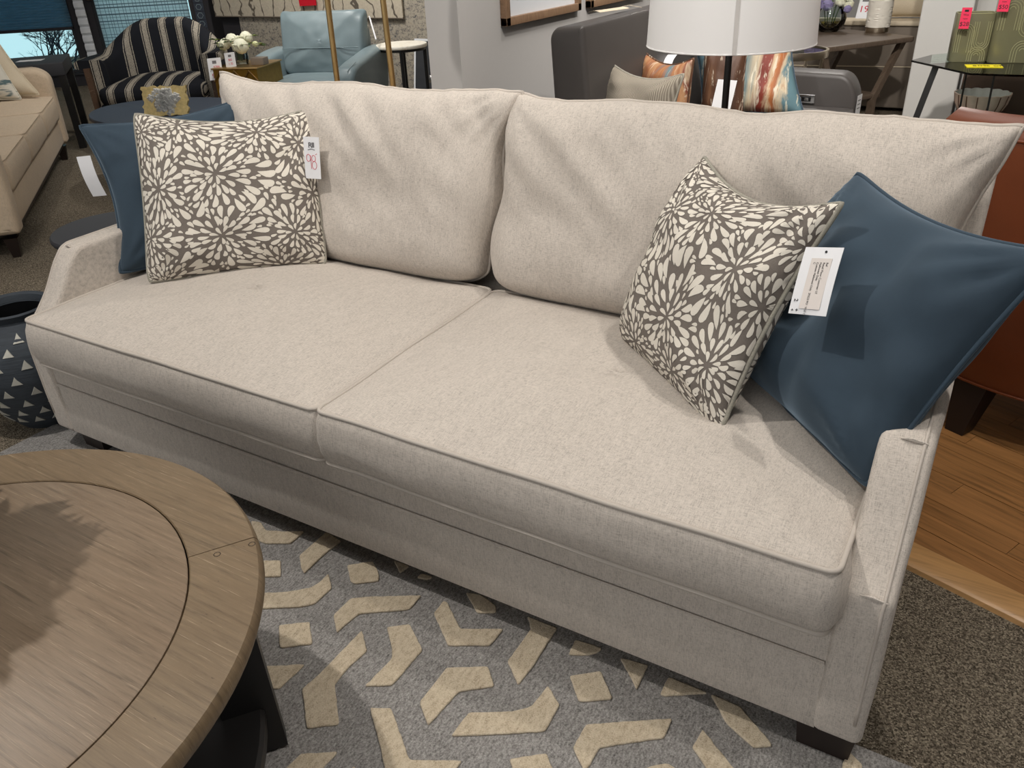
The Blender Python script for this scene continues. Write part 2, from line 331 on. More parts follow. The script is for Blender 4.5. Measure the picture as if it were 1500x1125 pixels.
# ------------------------------------------------------------------ mesh builder
class MB:
    def __init__(s): s.v = []; s.f = []
    def add(s, vs, fs):
        o = len(s.v); s.v += [Vector(v) for v in vs]; s.f += [tuple(i + o for i in f) for f in fs]; return s
    def box(s, lo, hi, bev=0.0):
        lo, hi = Vector(lo), Vector(hi)
        if bev <= 0:
            vs = [(x, y, z) for x in (lo.x, hi.x) for y in (lo.y, hi.y) for z in (lo.z, hi.z)]
            return s.add(vs, [(0, 1, 3, 2), (4, 6, 7, 5), (0, 4, 5, 1), (2, 3, 7, 6), (0, 2, 6, 4), (1, 5, 7, 3)])
        bm = bmesh.new(); bmesh.ops.create_cube(bm, size=1.0)
        for v in bm.verts: v.co = Vector([(lo[i] + hi[i]) / 2 + v.co[i] * (hi[i] - lo[i]) for i in range(3)])
        bmesh.ops.bevel(bm, geom=list(bm.edges), offset=bev, segments=3, affect='EDGES', profile=0.5)
        return s.frombm(bm)
    def frombm(s, bm):
        bm.verts.ensure_lookup_table(); bm.verts.index_update()
        s.add([v.co.copy() for v in bm.verts], [[v.index for v in f.verts] for f in bm.faces]); bm.free(); return s
    def obox(s, c, size, M3, bev=0.0):
        t = MB().box([-x / 2 for x in size], [x / 2 for x in size], bev)
        return s.add([Vector(c) + M3 @ v for v in t.v], t.f)
    def rings(s, rings, closed=True, cap0=True, cap1=True):
        n = len(rings[0]); vs = [v for r in rings for v in r]; fs = []
        for i in range(len(rings) - 1):
            for j in range(n if closed else n - 1):
                k = (j + 1) % n; fs.append((i * n + j, i * n + k, (i + 1) * n + k, (i + 1) * n + j))
        if cap0: fs.append(tuple(range(n))[::-1])
        if cap1: fs.append(tuple((len(rings) - 1) * n + j for j in range(n)))
        return s.add(vs, fs)
    def tube(s, pts, r, seg=8, closed=False):
        pts = [Vector(p) for p in pts]; n = len(pts); rs = r if isinstance(r, (list, tuple)) else [r] * n
        up = None; R = []
        for i, p in enumerate(pts):
            a = pts[(i - 1) % n] if (closed or i > 0) else p; b = pts[(i + 1) % n] if (closed or i < n - 1) else p
            t = (b - a)
            t = t.normalized() if t.length > 1e-9 else Vector((0, 0, 1))
            if up is None: up = Vector((0, 0, 1)) if abs(t.z) < 0.9 else Vector((1, 0, 0))
            x = up - t * up.dot(t); x = x.normalized() if x.length > 1e-6 else t.orthogonal().normalized(); up = x; y = t.cross(x)
            R.append([p + (x * math.cos(2 * PI * k / seg) + y * math.sin(2 * PI * k / seg)) * rs[i] for k in range(seg)])
        if closed: R.append(R[0]); return s.rings(R, cap0=False, cap1=False)
        return s.rings(R)
    def lathe(s, prof, seg=32, c=(0, 0, 0), close=True):
        c = Vector(c)
        R = [[c + Vector((r * math.cos(2 * PI * k / seg), r * math.sin(2 * PI * k / seg), z)) for k in range(seg)] for r, z in prof]
        return s.rings(R, cap0=close, cap1=close)
    def prism(s, poly, z0, z1, bev=0.0, top=None):
        # polygon in xy, extruded along z with softened rims
        def inset(d):
            n = len(poly); out = []
            for i in range(n):
                a, b, c = Vector(poly[i - 1]).to_2d(), Vector(poly[i]).to_2d(), Vector(poly[(i + 1) % n]).to_2d()
                e1 = (b - a).normalized(); e2 = (c - b).normalized(); n1 = Vector((-e1.y, e1.x)); n2 = Vector((-e2.y, e2.x))
                m = n1 + n2; m = m / max(0.25, m.length_squared) * 2 if m.length > 1e-6 else n1
                m = m * 1.0
                L = min(m.length, 1.6); m = m.normalized() * L
                out.append(b + m * d)
            return out
        ar = sum(poly[i - 1][0] * poly[i][1] - poly[i][0] * poly[i - 1][1] for i in range(len(poly)))
        if ar < 0: poly = list(poly)[::-1]
        if bev <= 0: levels = [(0, z0), (0, z1)]
        else:
            levels = []
            for k in range(4): a = PI / 2 * k / 3; levels.append((bev * (1 - math.sin(a)), z0 + bev * (1 - math.cos(a))))
            for k in range(4): a = PI / 2 * k / 3; levels.append((bev * (1 - math.cos(a)), z1 - bev * (1 - math.sin(a))))
        R = []
        for d, z in levels: R.append([Vector((p.x, p.y, z)) for p in inset(d)])
        o0 = len(s.v); n = len(poly); s.rings(R, cap0=False, cap1=False)
        tri = tessellate_polygon([[Vector((p.x, p.y, 0)) for p in R[-1]]])
        for t in tri:
            s.f.append(tuple(o0 + (len(R) - 1) * n + i for i in t)); s.f.append(tuple(o0 + i for i in t[::-1]))
        return s
    def xf(s, M): s.v = [M @ v for v in s.v]; return s
    def join(s, o): return s.add(o.v, o.f)
    def mesh(s, name, mat, smooth=True, angle=0.7):
        me = D.meshes.new(name); me.from_pydata([tuple(v) for v in s.v], [], s.f)
        bm = bmesh.new(); bm.from_mesh(me); bmesh.ops.recalc_face_normals(bm, faces=bm.faces)
        ng = [f for f in bm.faces if len(f.verts) > 4]
        if ng: bmesh.ops.triangulate(bm, faces=ng, ngon_method='EAR_CLIP')
        bm.to_mesh(me); bm.free()
        me.materials.append(MATS[mat])
        if smooth:
            me.polygons.foreach_set('use_smooth', [True] * len(me.polygons))
            me.set_sharp_from_angle(angle=angle)
        me.update(); return me

def obj(name, mb, mat, parent=None, world=False, smooth=True, angle=0.7, mesh=None, label=None):
    if world and parent is not None: mb.xf(wm(parent).inverted())
    o = D.objects.new(name, mesh or mb.mesh(name, mat, smooth, angle)); COL.objects.link(o)
    if parent is not None: o.parent = parent
    if label: o['label'] = label
    return o
def wm(o):
    return (wm(o.parent) if o.parent else Matrix()) @ o.matrix_basis
def tag(o, label, cat, group=None):
    o['label'] = label; o['category'] = cat
    if group: o['group'] = group
    return o
def thing(name, label, cat, loc=(0, 0, 0), rotz=0.0, group=None, M=None):
    o = D.objects.new(name, None); COL.objects.link(o); o.empty_display_size = 0.05
    if M is not None: o.matrix_basis = M
    else: o.location = loc; o.rotation_euler = (0, 0, rotz)
    return tag(o, label, cat, group)
def struct(name, mb, mat, smooth=False, parent=None):
    o = obj(name, mb, mat, parent, smooth=smooth); o['kind'] = 'structure'; return o
def text(name, body, size, mat, parent, M, depth=0.0003, align='CENTER'):
    c = D.curves.new(name, 'FONT'); c.body = body; c.size = size; c.align_x = align; c.align_y = 'CENTER'; c.extrude = depth
    t = D.objects.new(name, c); COL.objects.link(t)
    me = D.meshes.new_from_object(t.evaluated_get(bpy.context.evaluated_depsgraph_get()))
    D.objects.remove(t); me.transform(M); me.materials.clear(); me.materials.append(MATS[mat])
    o = D.objects.new(name, me); COL.objects.link(o); o.parent = parent; return o
def V(*a): return Vector(a)
def frame(o, x, y):
    x = Vector(x).normalized(); y = Vector(y); z = x.cross(y).normalized(); y = z.cross(x)
    M = Matrix((x, y, z)).transposed().to_4x4(); M.translation = Vector(o); return M

def roundpoly(pts, rads, seg=6):
    out = []; n = len(pts)
    for i in range(n):
        p = Vector(pts[i]).to_2d(); a = Vector(pts[i - 1]).to_2d(); b = Vector(pts[(i + 1) % n]).to_2d(); r = rads[i] if isinstance(rads, (list, tuple)) else rads
        if r <= 0: out.append((p.x, p.y)); continue
        u = (a - p).normalized(); w = (b - p).normalized(); r = min(r, (a - p).length * 0.49, (b - p).length * 0.49)
        for k in range(seg + 1):
            t = k / seg; q = (p + u * r) * (1 - t) ** 2 + p * 2 * t * (1 - t) + (p + w * r) * t * t; out.append((q.x, q.y))
    return out
def resample(poly, step):
    out = []
    for i in range(len(poly)):
        a = Vector(poly[i]).to_2d(); b = Vector(poly[(i + 1) % len(poly)]).to_2d(); k = max(1, int((b - a).length / step))
        for j in range(k): out.append(a.lerp(b, j / k))
    return out

def cushion(outline, h, crown=0.03, bulge=0.02, seed=0, wr=0.004, step=0.025, nr=14, bottom_crown=0.01, ears=None, bend=None):
    """boxed cushion, local xy = face, z = thickness. returns body MB, top welt path, bottom welt path"""
    P = resample(outline, step); c = sum(P, Vector((0, 0))) / len(P); n = len(P)
    S = Vector((seed * 3.7, seed * 1.3, 0))
    def wig(p, amp, f=5.0): return amp * noise.noise(Vector((p.x * f, p.y * f, seed * 2.1)) + S)
    rings = []
    for k in range(nr):                         # bottom face from centre out
        s = 0.02 + 0.98 * math.sin(PI / 2 * k / (nr - 1)) if k < nr - 1 else 1.0
        rings.append([Vector((*(c + (p - c) * s), -bottom_crown * (1 - s ** 3))) for p in P])
    m = 7
    for k in range(1, m):
        t = k / m; b = bulge * math.sin(PI * t) ** 0.8
        R = []
        for i, p in enumerate(P):
            e = (P[(i + 1) % n] - P[i - 1]).normalized(); nr_ = Vector((e.y, -e.x))
            if nr_.dot(p - c) < 0: nr_ = -nr_
            q = p + nr_ * (b + wig(p + nr_ * t, 0.004, 7))
            R.append(Vector((q.x, q.y, h * t)))
        rings.append(R)
    top0 = len(rings)
    for k in range(nr + 6):
        s = 1.0 - 0.985 * (k / (nr + 5)) ** 1.15
        R = []
        for p in P:
            q = c + (p - c) * s
            z = h + crown * (1 - s ** 2.6) + wig(q, wr * (1 - s ** 6) * 2, 4) + wig(q, wr * (1 - s ** 8), 13)
            R.append(Vector((q.x, q.y, z)))
        rings.append(R)
    def fix(v):
        if ears:
            for (cx, cy, dx, dy, rad) in ears:
                w = max(0, 1 - math.hypot(v.x - cx, v.y - cy) / rad) ** 2
                v = v + Vector((dx * w, dy * w, (h * 0.5 - v.z) * 0.75 * w))
        if bend: v = bend(v)
        return v
    rings = [[fix(v) for v in r] for r in rings]
    body = MB().rings(rings)
    return body, rings[top0], rings[nr - 1]

# pillow: knife-edged square with a corded seam; M is its frame (xy = face)
def pillow(name, label, cat, corners, T, fabric, cord, pinch=(0.05, 0.03, 0.03, 0.03), group=None, seed=1, dents=(), N=36, puff_back=0.7, folds=0.012, petal_seed=None):
    c4 = [Vector(c) for c in corners]            # TL TR BR BL
    ctr = sum(c4, Vector()) / 4; c4 = [ctr + (c - ctr) * 1.035 for c in c4]
    M = frame(ctr, (c4[1] - c4[0]) + (c4[2] - c4[3]), (c4[0] - c4[3]) + (c4[1] - c4[2]))
    th = thing(name, label, cat, M=M, group=group)
    Mi = M.inverted(); L = [Mi @ c for c in c4]
    def edge(u, v):
        a = L[0].lerp(L[1], (u + 1) / 2); b = L[3].lerp(L[2], (u + 1) / 2); p = b.lerp(a, (v + 1) / 2)
        s = (L[0] - L[1]).length / 2
        cu, cv = 1 - u * u, 1 - v * v
        p = p.copy(); kc = abs(u * v) ** 10; p.x -= p.x * 0.03 * kc; p.y -= p.y * 0.03 * kc
        p.y -= s * pinch[0] * cu * max(0, v) ** 2 * 2; p.y += s * pinch[2] * cu * max(0, -v) ** 2 * 2
        p.x -= s * pinch[1] * cv * max(0, u) ** 2 * 2; p.x += s * pinch[3] * cv * max(0, -u) ** 2 * 2
        return p
    def pt(i, j, side):
        u = -1 + 2 * i / N; v = -1 + 2 * j / N
        u = math.sin(u * PI / 2) * 0.5 + u * 0.5; v = math.sin(v * PI / 2) * 0.5 + v * 0.5
        p = edge(u, v)
        k = (max(0, 1 - abs(u) ** 2.8) * max(0, 1 - abs(v) ** 2.8)) ** 0.52
        z = T / 2 * k
        r = max(abs(u), abs(v))
        z += folds * k * noise.noise(Vector((u * 2.2 + seed, v * 2.2, side * 3.0))) * 1.5
        # gathered folds that fan out from the corners
        for (cu, cv) in ((-1, -1), (1, -1), (1, 1), (-1, 1)):
            dd = math.hypot(u - cu, v - cv); an = math.atan2(v - cv, u - cu)
            z += 0.35 * folds * math.sin(an * 13 + seed * 2 + cu) * math.exp(-(dd * 1.6) ** 2) * min(1, dd * 3) * min(1, k * 2)
        for (du, dv, dr, dz) in dents:
            z += dz * math.exp(-((u - du) ** 2 + (v - dv) ** 2) / dr ** 2) * k
        p.z += z * (1 if side > 0 else -puff_back)
        return p
    for side, nm in ((1, 'front'), (-1, 'back')): pass
    mb = MB(); idx = {}
    vs = []
    for side in (1, -1):
        for i in range(N + 1):
            for j in range(N + 1):
                b = i in (0, N) or j in (0, N)
                if side == -1 and b: idx[(side, i, j)] = idx[(1, i, j)]; continue
                idx[(side, i, j)] = len(vs); vs.append(pt(i, j, side))
    fs = []
    for side in (1, -1):
        for i in range(N):
            for j in range(N):
                q = [idx[(side, i, j)], idx[(side, i + 1, j)], idx[(side, i + 1, j + 1)], idx[(side, i, j + 1)]]
                fs.append(q if side > 0 else q[::-1])
    mb.add(vs, fs)
    obj('cover', mb, fabric, th, angle=3)
    path = [pt(i, 0, 1) for i in range(N)] + [pt(N, j, 1) for j in range(N)] + [pt(N - i, N, 1) for i in range(N)] + [pt(0, N - j, 1) for j in range(N)]
    if cord: obj('piping', MB().tube(path, 0.0048, 8, True), cord, th, angle=3)
    if petal_seed is not None:
        for side in (1, -1):
            def surf(u, v, e=0.012):
                f = lambda a, b: pt((a + 1) * N / 2, (b + 1) * N / 2, side)
                p = f(u, v); t1 = f(min(1, u + e), v) - f(max(-1, u - e), v); t2 = f(u, min(1, v + e)) - f(u, max(-1, v - e))
                n = t1.cross(t2); n = n.normalized() if n.length > 1e-9 else V(0, 0, 1)
                if n.z * side < 0: n = -n
                return p + n * 0.0007
            lifted = MB()
            for poly, cen in PETALS(petal_seed + (side < 0) * 100):
                vs_ = [surf(*q) for q in poly]; c0 = surf(*cen); nn = (vs_[2] - c0).cross(vs_[5] - c0)
                k = len(vs_); lifted.add(vs_ + [c0 + (c0 - pt((cen[0] + 1) * N / 2, (cen[1] + 1) * N / 2, side)) * 0.5], [(i, (i + 1) % k, k) for i in range(k)])
            o = obj('petal_print', lifted, 'petal_cream_fabric', th, angle=3); o['kind'] = 'stuff'
    return th
_PC = {}
def PETALS(seed):
    """chrysanthemum heads of separate teardrop petals packed without overlap, in uv [-1,1]^2"""
    rnd = random.Random(seed); G = 290; occ = [bytearray(G) for _ in range(G)]; out = []
    cs = []
    while len(cs) < 13:
        for _ in range(400):
            c = (rnd.uniform(-1.05, 1.05), rnd.uniform(-1.05, 1.05))
            if all(math.hypot(c[0] - d[0], c[1] - d[1]) > 0.52 - 0.012 * len(cs) for d in cs): cs.append(c); break
        else: break
    def cells(cx, cy, a, L, W):
        ca, sa = math.cos(a), math.sin(a); r = L / 2 + W; i0, i1 = int((cx - r + 1) * G / 2), int((cx + r + 1) * G / 2) + 1; j0, j1 = int((cy - r + 1) * G / 2), int((cy + r + 1) * G / 2) + 1
        res = []
        for i in range(max(0, i0), min(G, i1)):
            x = -1 + 2 * (i + .5) / G - cx
            for j in range(max(0, j0), min(G, j1)):
                y = -1 + 2 * (j + .5) / G - cy; p = x * ca + y * sa; q = -x * sa + y * ca; t = p / L + 0.5
                if 0 <= t <= 1 and abs(q) <= W * shape(t): res.append((i, j))
        return res
    def shape(t): return max(0.0, (t ** 0.7) * max(0.0, 1 - t ** 4) ** 0.5) * 0.72
    def place(cx, cy, a, L, W, tol=0.02):
        g = cells(cx, cy, a, L + 0.008, W + 0.0075)
        if not g: return False
        if sum(occ[i][j] for i, j in g) > tol * len(g): return False
        for i, j in g: occ[i][j] = 1
        ca, sa = math.cos(a), math.sin(a); bend = rnd.uniform(-0.12, 0.12) * L
        pl = []
        ts = (0.0, 0.22, 0.48, 0.72, 0.90, 0.985)
        for t in ts: pl.append((t, 1.13 * W * shape(t)))
        pl += [(1.0, 0.0)] + [(t, -1.13 * W * shape(t)) for t in ts[::-1][:-1]]
        P = []
        for t, q in pl:
            p = (t - 0.5) * L; q = q + bend * (4 * t * (1 - t)); x = cx + p * ca - q * sa; y = cy + p * sa + q * ca
            P.append((max(-0.995, min(0.995, x)), max(-0.995, min(0.995, y))))
        out.append((P, (max(-0.995, min(0.995, cx)), max(-0.995, min(0.995, cy))))); return True
    for ci, c in enumerate(cs):
        for ring in range(9):
            r = 0.028 + 0.070 * ring ** 1.10; L = min(0.170, 0.075 + 0.028 * ring); W = 0.030 + 0.0085 * min(ring, 4); n = max(6, int(2 * PI * (r + L * .45) / (W * 1.30 + 0.014)))
            ph = rnd.uniform(0, 6.28)
            for k in range(n):
                a = ph + 2 * PI * k / n + rnd.uniform(-0.05, 0.05); rr = r + rnd.uniform(-0.012, 0.012); x, y = c[0] + (rr + L / 2) * math.cos(a), c[1] + (rr + L / 2) * math.sin(a)
                if abs(x) > 1.02 or abs(y) > 1.02: continue
                d = math.hypot(x - c[0], y - c[1])
                if min(math.hypot(x - e[0], y - e[1]) for e in cs) < d - 0.02: continue
                place(x, y, a + rnd.uniform(-0.12, 0.12), L * rnd.uniform(0.9, 1.08), W, 0.05)
    for _ in range(11000):
        x, y = rnd.uniform(-1, 1), rnd.uniform(-1, 1)
        if occ[min(G - 1, int((x + 1) * G / 2))][min(G - 1, int((y + 1) * G / 2))]: continue
        c = min(cs, key=lambda e: math.hypot(x - e[0], y - e[1])); a = math.atan2(y - c[1], x - c[0]) + rnd.uniform(-0.3, 0.3); sc = rnd.choice((1.1, 0.9, 0.75, 0.6, 0.48, 0.38))
        place(x, y, a, 0.135 * sc, 0.060 * sc, 0.0)
    return out

# ------------------------------------------------------------------ structure: floor, walls, ceiling, windows
fl = struct('floor', MB().box((-11, -5, -0.10), (7, 10, 0.0)), 'carpet')
struct('ceiling', MB().box((-11, -5, 3.0), (7, 10, 3.1)), 'ceiling_paint')
# raised plank floor behind the sofa on the right, with a rounded threshold strip
PD = V(0.951, -0.309, 0); PN = V(0.309, 0.951, 0); P0 = V(2.306, 0.606, 0)
thr = MB().rings([[P0 + PD * s + PN * a + V(0, 0, b) for a, b in ((0, 0), (0.004, 0.010), (0.014, 0.015), (0.07, 0.015), (0.088, 0.012), (0.088, 0))] for s in (-1.3, 1.9)])
o = struct('trim_1', thr, 'threshold_wood', True)
PR = Matrix.Rotation(math.atan2(-0.40, 0.917), 3, 'Z')
pdir = PR @ V(1, 0, 0); pnor = PR @ V(0, 1, 0)
plank_me = {}
def clip_plank(cx, cy, L, W):
    # plank cut by the threshold line (kept behind it)
    c = [cx + pdir * a + pnor * b for a, b in ((-L / 2, -W / 2), (L / 2, -W / 2), (L / 2, W / 2), (-L / 2, W / 2))]
org = P0 + PN * 0.088
row = 0
W_, L_ = 0.062, 0.55
for r in range(-8, 22):
    off = random.uniform(0, L_)
    for k in range(-4, 4):
        c = org + pnor * (r * W_) + pdir * (k * L_ + off)
        poly = [c + pdir * a + pnor * b for a, b in ((0.0006, 0.0006), (L_ - 0.0006, 0.0006), (L_ - 0.0006, W_ - 0.0006), (0.0006, W_ - 0.0006))]
        # clip against threshold half-plane
        out = []
        for i in range(4):
            a, b = poly[i], poly[(i + 1) % 4]; da = (a - org).dot(PN); db = (b - org).dot(PN)
            if da >= 0: out.append(a)
            if da * db < 0: out.append(a.lerp(b, da / (da - db)))
        if len(out) < 3: continue
        m = sum(out, Vector()) / len(out)
        if not (1.95 < m.x < 3.15 and m.y < 2.3): continue
        loc = out[0].copy()
        t = random.uniform(0.0095, 0.0105)
        mb = MB().prism([(PR.inverted() @ (p - loc)).to_2d()[:] for p in out], 0.0, t, 0.0)
        ob = D.objects.new('plank', mb.mesh('plank', 'floor_plank', False)); COL.objects.link(ob); ob.parent = fl
        ob.location = loc; ob.rotation_euler = (0, 0, math.atan2(-0.40, 0.917))

# partition with framed pictures
struct('wall_partition', MB().box((0.035, 2.0, 0), (0.20, 6.2, 3.0)), 'wall_gray')
struct('wall_back', MB().box((-5.25, 5.5, 0), (0.035, 5.65, 3.0)), 'wall_dark')
struct('wall_far', MB().box((-5.0, 9.4, 0), (6.9, 9.5, 3.0)), 'wall_gray')
# window wall
WU = V(0.77, 0.64, 0).normalized(); WN = V(0.64, -0.77, 0).normalized(); W0 = V(-6.9, 4.6, 0)
def WP(s, z, d=0.0): return W0 + WU * s + WN * d + V(0, 0, z)
WM = frame(W0, WU, (0, 0, 1))   # local x along wall, y up, z toward the room
def wbox(mb, s0, s1, z0, z1, d0, d1, bev=0.0):
    t = MB().box((s0, z0, d0), (s1, z1, d1), bev).xf(WM); mb.join(t); return mb
wallm = MB()
for s0, s1, z0, z1 in ((-4.5, -1.1, 0, 3), (-1.1, 0.22, 0, 0.14), (0.22, 0.46, 0, 3), (0.46, 1.50, 0, 0.12), (1.50, 2.05, 0, 3), (-1.1, 0.22, 2.3, 3), (0.46, 1.5, 2.3, 3)):
    wbox(wallm, s0, s1, z0, z1, -0.12, 0)
struct('wall_window_side', wallm, 'wall_dark')
for i, (s0, s1, z0) in enumerate(((-1.1, 0.22, 0.14), (0.46, 1.50, 0.12))):
    w = MB()
    for a in ((s0, s1, z0, z0 + 0.03), (s0, s1, 2.27, 2.3), (s0, s0 + 0.035, z0, 2.3), (s1 - 0.035, s1, z0, 2.3)): wbox(w, *a, -0.10, -0.02)
    wo = struct('window_%d' % (i + 1), w, 'window_frame_dark')
    g = MB(); wbox(g, s0 + 0.03, s1 - 0.03, z0 + 0.02, 2.28, -0.07, -0.064); obj('pane', g, 'glass_clear', wo, smooth=False)
    sl = MB(); wbox(sl, s0, s1, z0 - 0.02, z0, -0.1, 0.03); obj('window_sill', sl, 'window_frame_dark', wo, smooth=False)
# outdoor daylight and trees beyond the glass
sky = MB(); wbox(sky, -5, 5, -1.5, 5, -3.2, -3.1); struct('exterior_daylight', sky, 'daylight')
# side and rear walls keep the shop enclosed
struct('wall_left', MB().box((-11.0, -5, 0), (-10.9, 4, 3.0)), 'wall_gray')
struct('wall_right', MB().box((6.9, -5, 0), (7.0, 10, 3.0)), 'wall_gray')
# white column and wall at right
struct('column', MB().box((1.64, 5.0, 0), (1.93, 5.3, 3.0), 0.01), 'wall_white')
struct('wall_right_back', MB().box((1.93, 5.25, 0), (6.9, 5.4, 3.0)), 'wall_white')

# ------------------------------------------------------------------ rug with carved beige motifs
rug = thing('area_rug', 'gray loop-pile area rug with carved beige geometric motifs, under the round coffee table', 'rug', (1.0, -1.0, 0))
obj('rug_base', MB().box((-0.15, -2.6, 0.0), (2.75, 0.068, 0.007), 0.003), 'rug_gray', rug, world=True)
def c1(x, y): return (380 + x / 5, 740 + y / 5)
def c2(x, y): return (380 + x / 5, 900 + y / 5)
def c3(x, y): return (620 + x / 5, 850 + y / 5)
def c4_(x, y): return (680 + x / 5, 900 + y / 5)
def c5(x, y): return (900 + x / 6.43, 950 + y / 6.43)
MOT = [
 (c1, [(-60, 110), (10, 120), (45, 180), (200, 190), (330, 185), (230, 275), (40, 275), (-60, 230)]),
 (c1, [(290, 365), (490, 190), (600, 260), (490, 340), (325, 495), (305, 460)]),
 (c1, [(25, 400), (155, 400), (158, 515), (30, 520)]),
 (c1, [(-50, 640), (90, 635), (200, 630), (370, 600), (440, 560), (505, 495), (530, 600), (400, 720), (300, 740), (60, 750), (-50, 750)]),
 (c1, [(640, 435), (830, 405), (875, 490), (875, 550), (700, 570), (670, 560)]),
 (c1, [(985, 400), (1100, 440), (1025, 492)]),
 (c1, [(1150, 525), (1190, 495), (1270, 520), (1230, 540)]),
 (c1, [(565, 930), (540, 800), (665, 680), (800, 665), (1190, 655), (1095, 760), (900, 775), (730, 790), (640, 860)]),
 (c1, [(140, 875), (365, 848), (388, 1010), (145, 1040)]),
 (c2, [(750, 110), (790, 260), (640, 390), (550, 510), (585, 800), (345, 830), (310, 540), (430, 440)]),
 (c2, [(930, 90), (1100, 65), (1195, 255), (970, 515), (770, 520), (970, 320), (970, 240)]),
 (c3, [(75, 235), (150, 145), (175, 155), (270, 350), (590, 350), (490, 470), (180, 475)]),
 (c3, [(310, 85), (420, 100), (530, 180), (535, 230), (395, 235)]),
 (c3, [(760, 260), (980, 345), (820, 600), (695, 765), (615, 590), (790, 350)]),
 (c3, [(1060, 540), (1115, 430), (1310, 490), (1290, 520), (1190, 545)]),
 (c3, [(1070, 695), (1300, 660), (1390, 865), (1140, 885)]),
 (c3, [(35, 1060), (-30, 890), (170, 635), (475, 625), (522, 770), (260, 810)]),
 (c3, [(200, 1135), (330, 965), (640, 955), (790, 920), (915, 765), (1000, 910), (890, 1100), (600, 1120)]),
 (c4_, [(1140, 310), (1350, 370), (1265, 545)]),
 (c5, [(425, 430), (510, 260), (880, 410), (500, 440)]),
 (c5, [(905, 420), (1180, 540), (1470, 870), (1490, 915), (1310, 925), (1050, 690)]),
 (c4_, [(890, 800), (1100, 785), (1527, 755), (1465, 900), (1100, 950), (990, 970), (930, 1080), (880, 1150), (795, 970)]),
 (c5, [(735, 920), (830, 750), (1130, 1125), (1400, 1350), (1150, 1420), (870, 1125)]),
 (c4_, [(325, 1055), (600, 1010), (660, 1150), (380, 1180)]),
 (c2, [(805, 680), (965, 680), (1100, 1060), (1490, 1065), (1400, 1180), (930, 1190), (880, 950)]),
 (c2, [(170, 1140), (300, 1015), (575, 1000), (400, 1190), (200, 1200)]),
 (c2, [(20, 375), (335, 360), (140, 540), (40, 540)]),
 (c5, [(260, 1140), (340, 1100), (500, 1070), (610, 1140), (450, 1250)]),
 (c2, [(690, 1100), (760, 1200), (620, 1200)]),
 (c5, [(2210, 960), (2340, 1090), (2330, 1180), (2140, 1170), (2150, 1070)]),
]
def motif(pts2):
    pts2 = roundpoly(pts2, 0.006, 3); fine = resample(pts2, 0.010)
    fine = [(p.x + 0.0016 * noise.noise(Vector((p.x * 90, p.y * 90, 1))), p.y + 0.0016 * noise.noise(Vector((p.x * 90, p.y * 90, 5)))) for p in fine]
    mb = MB().prism(fine, 0.006, 0.0125, 0.003)
    obj('rug_motif', mb, 'rug_beige', rug, world=True, smooth=False)
for f, pts in MOT:
    motif([on(*f(*p), 'z', 0.0125).to_2d()[:] for p in pts])
# the pattern goes on out of frame (under the table and to the front)
for i in range(26):
    x, y = random.uniform(0.0, 1.0), random.uniform(-1.9, -0.25)
    gx = 0.05 + 0.21 * (i % 5); gy = -0.22 - 0.2 * (i // 5)
    if gx > 0.75 - 0.0 * gy and gy > -1.0: continue
    a = (i * 60) % 180; ca, sa = math.cos(math.radians(a)), math.sin(math.radians(a))
    pl = [(-0.09, -0.02), (0.0, -0.045), (0.09, -0.02), (0.075, 0.03), (0.0, 0.0), (-0.075, 0.03)]
    motif([(gx + p[0] * ca - p[1] * sa, gy + p[0] * sa + p[1] * ca) for p in pl])

# ------------------------------------------------------------------ cream sofa
L, A, HS = 2.30, 0.083, 0.468
sofa = thing('sofa', 'large cream linen two-cushion sofa with sloped low arms, in the middle of the showroom', 'sofa', (1.15, 0.45, 0))
# body: front rail, deck, back frame
fr = MB()
fr.prism(roundpoly([(0.004, 0.078), (0.004, 0.236), (0.010, 0.240), (0.004, 0.244), (0.004, 0.330), (0.03, 0.338), (0.94, 0.338), (0.955, 0.30), (0.955, 0.085), (0.94, 0.078)], 0.004, 2), A - 0.004, L - A + 0.004)
fr.xf(Matrix(((0, 0, 1, 0), (1, 0, 0, 0), (0, 1, 0, 0), (0, 0, 0, 1))))
obj('base_frame', fr, 'linen', sofa, world=True)
obj('rail_seam', MB().tube([V(A, 0.0025, 0.2405), V(L / 2, 0.0015, 0.2395), V(L - A, 0.0025, 0.2405)], 0.0042, 6), 'linen', sofa, world=True)
bf = MB()
bf.prism(roundpoly([(0.80, 0.30), (0.93, 0.30), (0.985, 0.33), (1.0, 0.80), (0.98, 0.85), (0.92, 0.85), (0.87, 0.80)], 0.02, 4), 0.015, L - 0.015, 0.012)
bf.xf(Matrix(((0, 0, 1, 0), (1, 0, 0, 0), (0, 1, 0, 0), (0, 0, 0, 1))))
obj('back_frame', bf, 'linen', sofa, world=True)
